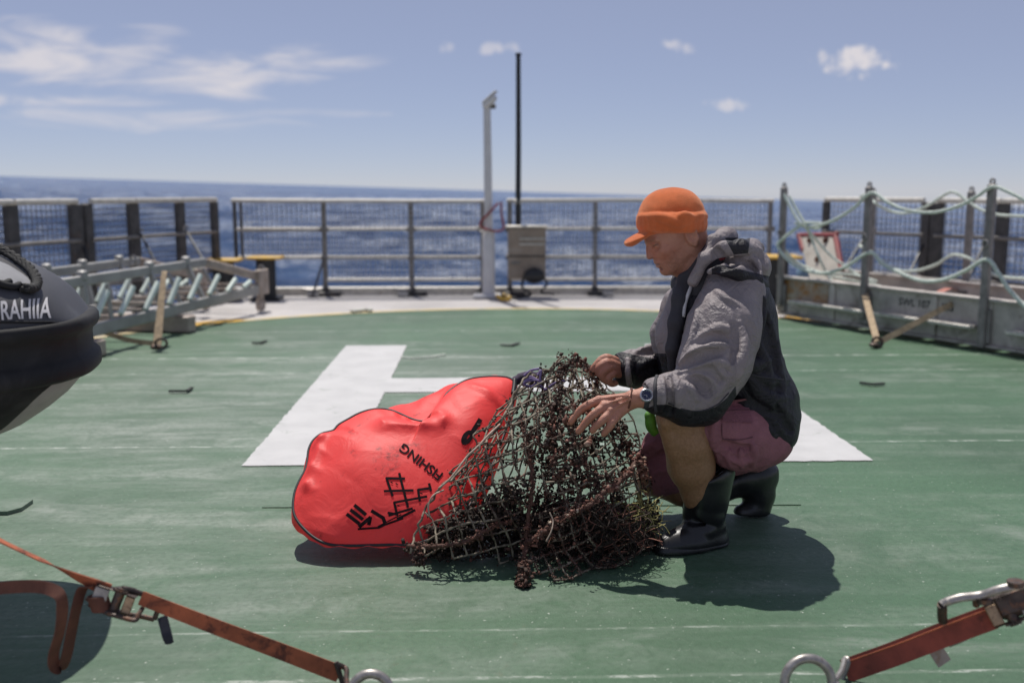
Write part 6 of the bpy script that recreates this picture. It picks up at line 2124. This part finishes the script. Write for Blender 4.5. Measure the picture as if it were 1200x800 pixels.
# far hand: finger and thumb pinching the rim of the net
w2 = P(733, 431, 3.22)
Bd.cap(w2, P(722, 430, 3.2), .030, .028, .02)
Bd.ell(P(716, 430, 3.19), (.032, .026, .036), .02)
k2 = [P(713, 419, 3.165), P(709, 425, 3.155), P(711, 432, 3.155), P(714, 438, 3.16)]
finger(Bd, [P(722, 422, 3.18), P(711, 419, 3.165), P(703, 423, 3.16), P(697, 430, 3.16), P(693, 436, 3.165)], [.0125, .0115, .0102, .0090, .0076])
finger(Bd, [P(724, 428, 3.175), P(712, 425, 3.15), P(703, 430, 3.145), P(702, 438, 3.155), P(708, 441, 3.165)], [.0125, .0118, .0104, .0092, .0080])
finger(Bd, [P(725, 434, 3.175), P(714, 431, 3.145), P(706, 437, 3.14), P(708, 445, 3.15), P(715, 446, 3.162)], [.0125, .0115, .0104, .0092, .0080])
finger(Bd, [P(727, 439, 3.18), P(719, 438, 3.15), P(713, 443, 3.145), P(716, 449, 3.155), P(722, 449, 3.165)], [.0115, .0105, .0095, .0084, .0074])
finger(Bd, [P(726, 437, 3.215), P(714, 434, 3.215), P(703, 434, 3.195), P(695, 438, 3.178)], [.0150, .0130, .0112, .0088])
for a in (P(711, 419, 3.158), P(711, 425, 3.144), P(713, 431, 3.139), P(718, 438, 3.144)):
    Bd.ell(a, (.0112, .0110, .0110), .006)
nsk = wnoise(31, 60); nsk2 = wnoise(32, 190)
Bd.disp.append(lambda p: .0007 * nsk(p) + .0003 * nsk2(p))


def red_attr(V):
    loc = (V - HC_) @ HA.T * 100
    face = np.exp(-((loc[:, 0] - 10) / 3) ** 2 - (loc[:, 1] / 3) ** 2 - ((loc[:, 2] + 3) / 3) ** 2) + .6 * np.exp(-((loc[:, 0] - 6) / 3) ** 2 - ((np.abs(loc[:, 1]) - 4.5) / 2.5) ** 2 - ((loc[:, 2] + 3.5) / 2.5) ** 2)
    px, py = scr(V)
    hand = ((px < 765) & (py > 405) & (py < 515)).astype(float)
    return np.clip(face + hand * .75 + .45 * (np.linalg.norm(loc, axis=1) < 17), 0, 1)


def tan_attr(V):
    px, py = scr(V)
    return ((py > 478) & (px > 758)).astype(float)


def dark_attr(V):
    loc = (V - HC_) @ HA.T * 100
    brow = np.exp(-((loc[:, 0] - 9.2) / 1.6) ** 2 - ((loc[:, 2] - 1.75) / .55) ** 2) * (np.abs(loc[:, 1]) > .9) * (np.abs(loc[:, 1]) < 5)
    lash = np.exp(-((loc[:, 2] + .12) / .22) ** 2) * (np.abs(np.abs(loc[:, 1]) - 3.1) < 1.4) * (loc[:, 0] > 7.6)
    lip = np.exp(-((loc[:, 2] + 6.22) / .22) ** 2) * (np.abs(loc[:, 1]) < 2.4) * (loc[:, 0] > 8.2)
    nos = np.exp(-((loc[:, 2] + 3.75) / .3) ** 2 - ((np.abs(loc[:, 1]) - .75) / .5) ** 2) * (loc[:, 0] > 8.6)
    st = np.clip(1 - np.hypot(loc[:, 0] - 6.5, (loc[:, 2] + 8.5) * .9) / 5.0, 0, 1) * (loc[:, 2] < -4.6)
    st = st * (np.random.default_rng(5).random(len(V)) ** 1.5)
    return np.clip(.5 * brow + .9 * lash + .7 * lip + .8 * nos + .55 * st, 0, 1)


V, Q = Bd.mesh(0.0024)
man = make('person', V, Q, M['skin'], None, True, {'red': red_attr(V), 'tan': tan_attr(V), 'dark': dark_attr(V)})
tag(man, 'man in orange fleece hat and grey jacket squatting over the tangled net', 'person')


def jacket_dark(V):
    px, py = scr(V)
    chest = np.minimum((788 - px) / 3, (414 - py) / 3)
    return np.clip(.5 - chest, 0, 1)


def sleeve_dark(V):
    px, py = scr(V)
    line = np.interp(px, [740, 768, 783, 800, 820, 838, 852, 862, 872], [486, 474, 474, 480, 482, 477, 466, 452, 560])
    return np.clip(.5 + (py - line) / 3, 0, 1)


jk = fpart('jacket', J, .0040, M['jacket'], man, {'dark': jacket_dark}, 'dark jacket body with pale grey yoke')
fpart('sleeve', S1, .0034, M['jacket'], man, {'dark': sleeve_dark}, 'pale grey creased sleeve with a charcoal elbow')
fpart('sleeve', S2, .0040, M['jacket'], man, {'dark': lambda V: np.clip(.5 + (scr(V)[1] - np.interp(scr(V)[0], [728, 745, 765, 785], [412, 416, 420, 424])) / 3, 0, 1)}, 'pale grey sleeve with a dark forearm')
fpart('collar', K, .0036, M['lining'], man)
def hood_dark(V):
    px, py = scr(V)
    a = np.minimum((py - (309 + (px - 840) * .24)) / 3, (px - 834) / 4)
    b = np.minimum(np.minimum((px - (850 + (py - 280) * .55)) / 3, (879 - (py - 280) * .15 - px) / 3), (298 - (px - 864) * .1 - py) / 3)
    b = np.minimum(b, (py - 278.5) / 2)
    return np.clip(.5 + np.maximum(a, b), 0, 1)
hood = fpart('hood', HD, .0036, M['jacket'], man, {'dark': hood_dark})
Tg = HD.hit(846, 303) if HD.hit(846, 303) is not None else P(846, 303, 2.96)
part('toggle', MB().tube(spline([Tg + (-.022, -.006, -.016), Tg + (-.008, -.010, -.003), Tg + (.004, -.011, .004), Tg + (.008, -.009, .012)]), .005, 8), M['toggle'], hood)
part('drawcord', MB().tube(spline([Tg + (-.025, -.004, -.016), Tg + (-.040, -.006, -.014), Tg + (-.055, -.004, -.020)]), .0028, 6), M['piping'], hood)


def on(F, px, py, off=.003):
    h = F.hit(px, py)
    return None if h is None else h + F.normal(h) * off


def seamline(F, px, r, m, name, parent, off=.002, n=5):
    q = [on(F, x, y, off) for x, y in px]
    q = [a for a in q if a is not None]
    if len(q) > 1:
        return part(name, MB().tube(spline(np.array(q), n), r, 6), m, parent, True)


seamline(J, [(822, 318), (815, 330), (809, 342), (804, 355), (800, 372)], .006, M['piping'], 'zip', jk, .012)
seamline(J, [(827, 350), (812, 362), (802, 380), (800, 400)], .0030, M['piping'], 'piping', jk, .004)
seamline(J, [(884, 372), (885, 395), (878, 430), (870, 455)], .0022, M['lining'], 'seam', jk)
seamline(J, [(872, 436), (890, 441), (910, 444), (926, 446)], .0022, M['lining'], 'seam', jk)
seamline(S1, [(783, 472), (800, 479), (822, 481), (840, 474), (854, 460)], .0018, M['lining'], 'seam', jk, .001)
seamline(S2, [(738, 408), (736, 420), (736, 436), (738, 450)], .010, M['jacket'], 'cuff_tab', jk, .001)
# cuff strap of the near sleeve
seamline(S1, [(770, 441), (768, 452), (768, 466), (769, 482)], .006, M['lining'], 'cuff_band', jk, .001)

# shorts
H_ = Field()
H_.ell(P(893, 512, 3.12), (.095, .165, .085), .04)
H_.chain([P(888, 510, 3.03), P(860, 506, 2.98), P(836, 498, 2.955)], [.098, .098, .086], .03)
H_.chain([P(884, 528, 3.0), P(862, 528, 2.97)], [.062, .060], .03)
H_.chain([P(886, 516, 3.2), P(825, 533, 3.25), P(778, 552, 3.27), P(770, 556, 3.27)], [.096, .090, .080, .072], .03)
H_.cap(P(760, 540, 3.25), P(770, 520, 3.25), .045, .05, .03)
wS, wT = wnoise(41, 24), wnoise(42, 60)
H_.disp.append(lambda p: .004 * wS(p) + .0022 * np.abs(wT(p)) + .0006 * wC(p))
for px, r, op in (([(842, 470), (838, 490), (836, 515), (842, 540)], .010, 'u'), ([(850, 520), (866, 526), (886, 522)], .009, 's'), ([(846, 532), (866, 540), (888, 534)], .009, 'u'),
                  ([(856, 522), (854, 535), (856, 546)], .007, 'u'), ([(868, 524), (868, 536), (870, 548)], .007, 'u'), ([(882, 520), (884, 532), (882, 546)], .007, 'u'),
                  ([(752, 530), (766, 518), (785, 508)], .009, 'u'), ([(750, 548), (768, 535), (790, 525)], .009, 's'), ([(755, 562), (775, 552), (795, 545)], .009, 'u')):
    H_.fold(px, r, op=op)
H_.bake()
sh_o = fpart('shorts', H_, .0036, M['shorts'], man, {'dark': lambda V: np.zeros(len(V))})
# cargo pocket flap on the near thigh
fl = []
for y in np.linspace(0, 1, 7):
    row = []
    for x in np.linspace(0, 1, 9):
        px = (846 + 28 * x) * (1 - y) + (846 + 36 * x) * y; py = (470 - 3 * x) * (1 - y) + (494 + 1.5 * x) * y
        h = H_.hit(px, py)
        row.append(P(px, py, 2.9) if h is None else h + H_.normal(h) * .004)
    fl.append(row)
mb = MB(); mb.grid(np.array(fl))
part('pocket_flap', mb, M['shorts'], sh_o, True, attrs={'dark': np.ones(mb.n)})
seamline(H_, [(846, 496), (846, 506), (848, 514), (866, 515), (882, 512)], .0018, M['plum_thread'], 'stitching', sh_o, .001)
seamline(H_, [(846, 482), (862, 482), (878, 481)], .0016, M['plum_thread'], 'stitching', sh_o, .005)

# boots
B1 = Field()
B1.chain([P(828, 556, 2.985), P(826, 580, 2.99), P(825, 604, 3.0), P(826, 622, 3.0)], [.071, .062, .058, .055], .03)
B1.cap(P(840, 552, 3.0), P(832, 585, 3.0), .050, .045, .03)
B1.chain([P(832, 632, 2.99), P(812, 634, 2.965), P(795, 637, 2.945), P(781, 640, 2.93)], [.052, .049, .044, .036], .03)
B1.cap(P(835, 634, 3.0), P(838, 640, 3.0), .048, .045, .02)
B1.chain([P(818, 600, 2.95), P(840, 607, 2.955)], [.012, .012], .02)
B1.chain([P(806, 618, 2.95), P(828, 622, 2.945), P(846, 617, 2.97)], [.012, .014, .010], .018)
B1.chain([P(812, 611, 2.945), P(834, 614, 2.95)], [.008, .008], .014, 's')
B1.disp.append(lambda p: .0022 * wS(p + 2) + .001 * wT(p))
top_c = P(830, 541, 2.985); tdir = np.array([-.38, 0, .92])
B1._add(lambda p: (p - (P(829, 551, 2.985))) @ (np.array([-.46, 0, .89])), (0, 0, 0), 99, .004, 'i') if False else None
nt_ = np.array([-.42, -.10, .90]); nt_ /= np.linalg.norm(nt_)
tp0 = P(829, 552, 2.985)
B1.p.append((lambda p: (p - tp0) @ nt_, np.zeros(3), 99.0, .004, 'i'))
B1.cap(P(831, 540, 2.99), P(828, 585, 2.99), .060, .050, .004, 's')
B1.floor(.012)
b1 = fpart('boot', B1, .0032, M['boot'], man)
SO = Field()
SO.chain([P(834, 640, 3.0), P(812, 641, 2.965), P(795, 643, 2.945), P(780, 645, 2.928)], [.056, .053, .048, .039], .02)
SO.p.append((lambda p: p[:, 2] - .022, np.zeros(3), 99.0, .003, 'i2'))
SO.floor(.0)
# keep only the thin slab between the floor and 22 mm
SO.p = [x for x in SO.p if x[4] != 'i2']
SO.p.append((lambda p: p[:, 2] - .024, np.zeros(3), 99.0, .004, 'i'))
B2 = Field()
B2.chain([P(808, 577, 3.28), P(840, 569, 3.28), P(872, 560, 3.28), P(888, 556, 3.28)], [.064, .060, .058, .054], .03)
B2.chain([P(890, 556, 3.285), P(890, 578, 3.285), P(888, 594, 3.28)], [.052, .046, .040], .03)
B2.chain([P(888, 597, 3.275), P(868, 600, 3.26)], [.034, .027], .02)
B2.cap(P(902, 552, 3.285), P(902, 560, 3.285), .030, .030, .02)
B2.disp.append(lambda p: .0022 * wS(p + 5) + .001 * wT(p))
B2.cap(P(795, 580, 3.28), P(812, 576, 3.28), .056, .052, .004, 's')
B2.floor(.006)
b2 = fpart('boot', B2, .0036, M['boot'], man)
fpart('sole', SO, .0032, M['boot'], b1)
seamline(B1, [(800, 563), (815, 566), (832, 560), (846, 549), (853, 540)], .0045, M['boot'], 'top_band', b1, .001)

# hat
T_ = Field()
cx_ = P(787, 258, YM)
T_.ell(P(786, 256, YM), (.093, .083, .095), .02)
T_.ell(P(800, 254, YM), (.060, .070, .068), .04)
T_.ell(P(768, 252, YM), (.046, .066, .052), .04)
for (yl, yr, ex, r_) in ((256, 254, .1035, .0125), (261, 262, .1040, .0130), (265, 267, .1010, .0110)):
    q = np.linspace(0, 2 * math.pi, 30)
    a, b = P(747, yl, YM), P(827, yr, YM)
    c0 = (a + b) / 2; hx = (b - a) / 2 * (1 - .012 / np.linalg.norm((b - a) / 2))
    T_.chain([c0 + hx * math.cos(x) + np.array([0, .090 * math.sin(x), 0]) for x in q], r_, .010)
# brim
br = np.array([P(775, 268, YM), P(756, 274, YM), P(743, 282, YM), P(738, 286, YM)])
bx_ = br[-1] - br[0]; bx_ /= np.linalg.norm(bx_)
up_ = np.cross(bx_, (0, 1, 0)); up_ = up_ if up_[2] > 0 else -up_
T_.ell((br[1] + br[2]) / 2 + up_ * .002, (.050, .072, .0115), .012, axes=np.stack([bx_, (0, 1, 0), up_]))
T_.ell(P(741, 284, YM), (.022, .05, .0095), .012, axes=np.stack([bx_, (0, 1, 0), up_]))
wH, wI = wnoise(51, 30), wnoise(52, 120)
T_.disp.append(lambda p: .0016 * wH(p) + .0005 * wI(p))
for px, r, op in (([(749, 253), (765, 253.5), (780, 256.5), (794, 261), (808, 258), (823, 252)], .0060, 'u'),
                  ([(797, 254), (803, 252.5), (810, 254)], .0060, 'u')):
    T_.fold(px, r, k=.014, sink=.5, op=op)
T_.bake()
# hollow for the head, so the hat sits on it like cloth
T_.ell(P(788, 274, YM), (.093, .077, .034), .006, 's')
fpart('hat', T_, .0030, M['fleece'], man, label='orange fleece hat with a folded band and short brim')

# wrist watch and cord
wc = P(757, 463, 2.80)
wax = P(748, 463, 2.80) - P(766, 463, 2.80); wax /= np.linalg.norm(wax)
nrm = -FWD * .93 + UPV * .28 - _r * .15; nrm -= wax * (nrm @ wax); nrm /= np.linalg.norm(nrm)
h = Bd.hit(757, 464)
fc = (h if h is not None else wc) + nrm * .004
wt_ = thing('tmp', 'tmp', 'tmp', (0, 0, 0)) if False else None
wo = part('watch', MB().tube([fc - nrm * .004, fc + nrm * .008], [.0185, .0185], 24), M['watch_steel'], man)
part('bezel', MB().tube(np.array([fc + nrm * .009 + .0170 * (np.cross(nrm, wax) * math.cos(x) + wax * math.sin(x)) for x in np.linspace(0, 2 * math.pi, 32, endpoint=False)]), .0028, 8, closed=True), M['watch_steel'], wo)
part('dial', MB().tube([fc + nrm * .0075, fc + nrm * .0095], .0150, 24), M['watch_dial'], wo)
mk = MB()
for k in range(12):
    x = k * math.pi / 6
    mk.box(fc + nrm * .0099 + .0122 * (np.cross(nrm, wax) * math.cos(x) + wax * math.sin(x)), (.0018, .0018, .0008))
mk.beam(fc + nrm * .0101, fc + nrm * .0101 + .009 * wax, .0014, .0008).beam(fc + nrm * .0101, fc + nrm * .0101 + .007 * np.cross(nrm, wax), .0014, .0008)
part('hands', mk, M['piping'], wo)
cw = P(757, 465, 2.833)
side_ = np.cross(nrm, wax)
part('watch_strap', MB().ribbon(np.array([cw + .0330 * side_ * math.cos(x) + .0325 * nrm * math.sin(x) for x in np.linspace(0, 2 * math.pi, 36)]), wax, .019, .0035), M['lining'], wo)
cw = P(738, 467, 2.838)
part('wrist_cord', MB().tube(np.array([cw + .0300 * side_ * math.cos(x) + .0275 * nrm * math.sin(x) + wax * .006 * math.cos(x) for x in np.linspace(0, 2 * math.pi, 36, endpoint=False)]), .0030, 7, closed=True), M['brown_web'], man)

# small green pouch hanging behind the knee
GP = Field()
gy = 3.08
GP.ell(P(763, 494, gy), (.019, .020, .036), .01)
GP.cap(P(760, 486, gy), P(765, 480, gy), .012, .009, .01)
GP.cap(P(768, 505, gy), P(766, 508, gy), .012, .008, .01)
GP.disp.append(lambda p: .003 * wE(p * 1.5))
V, Q = GP.mesh(.003)
tag(make('glove', V, Q, M['leaf_green'], None, True), 'small crumpled bright green glove hanging beside the man at knee height', 'glove')
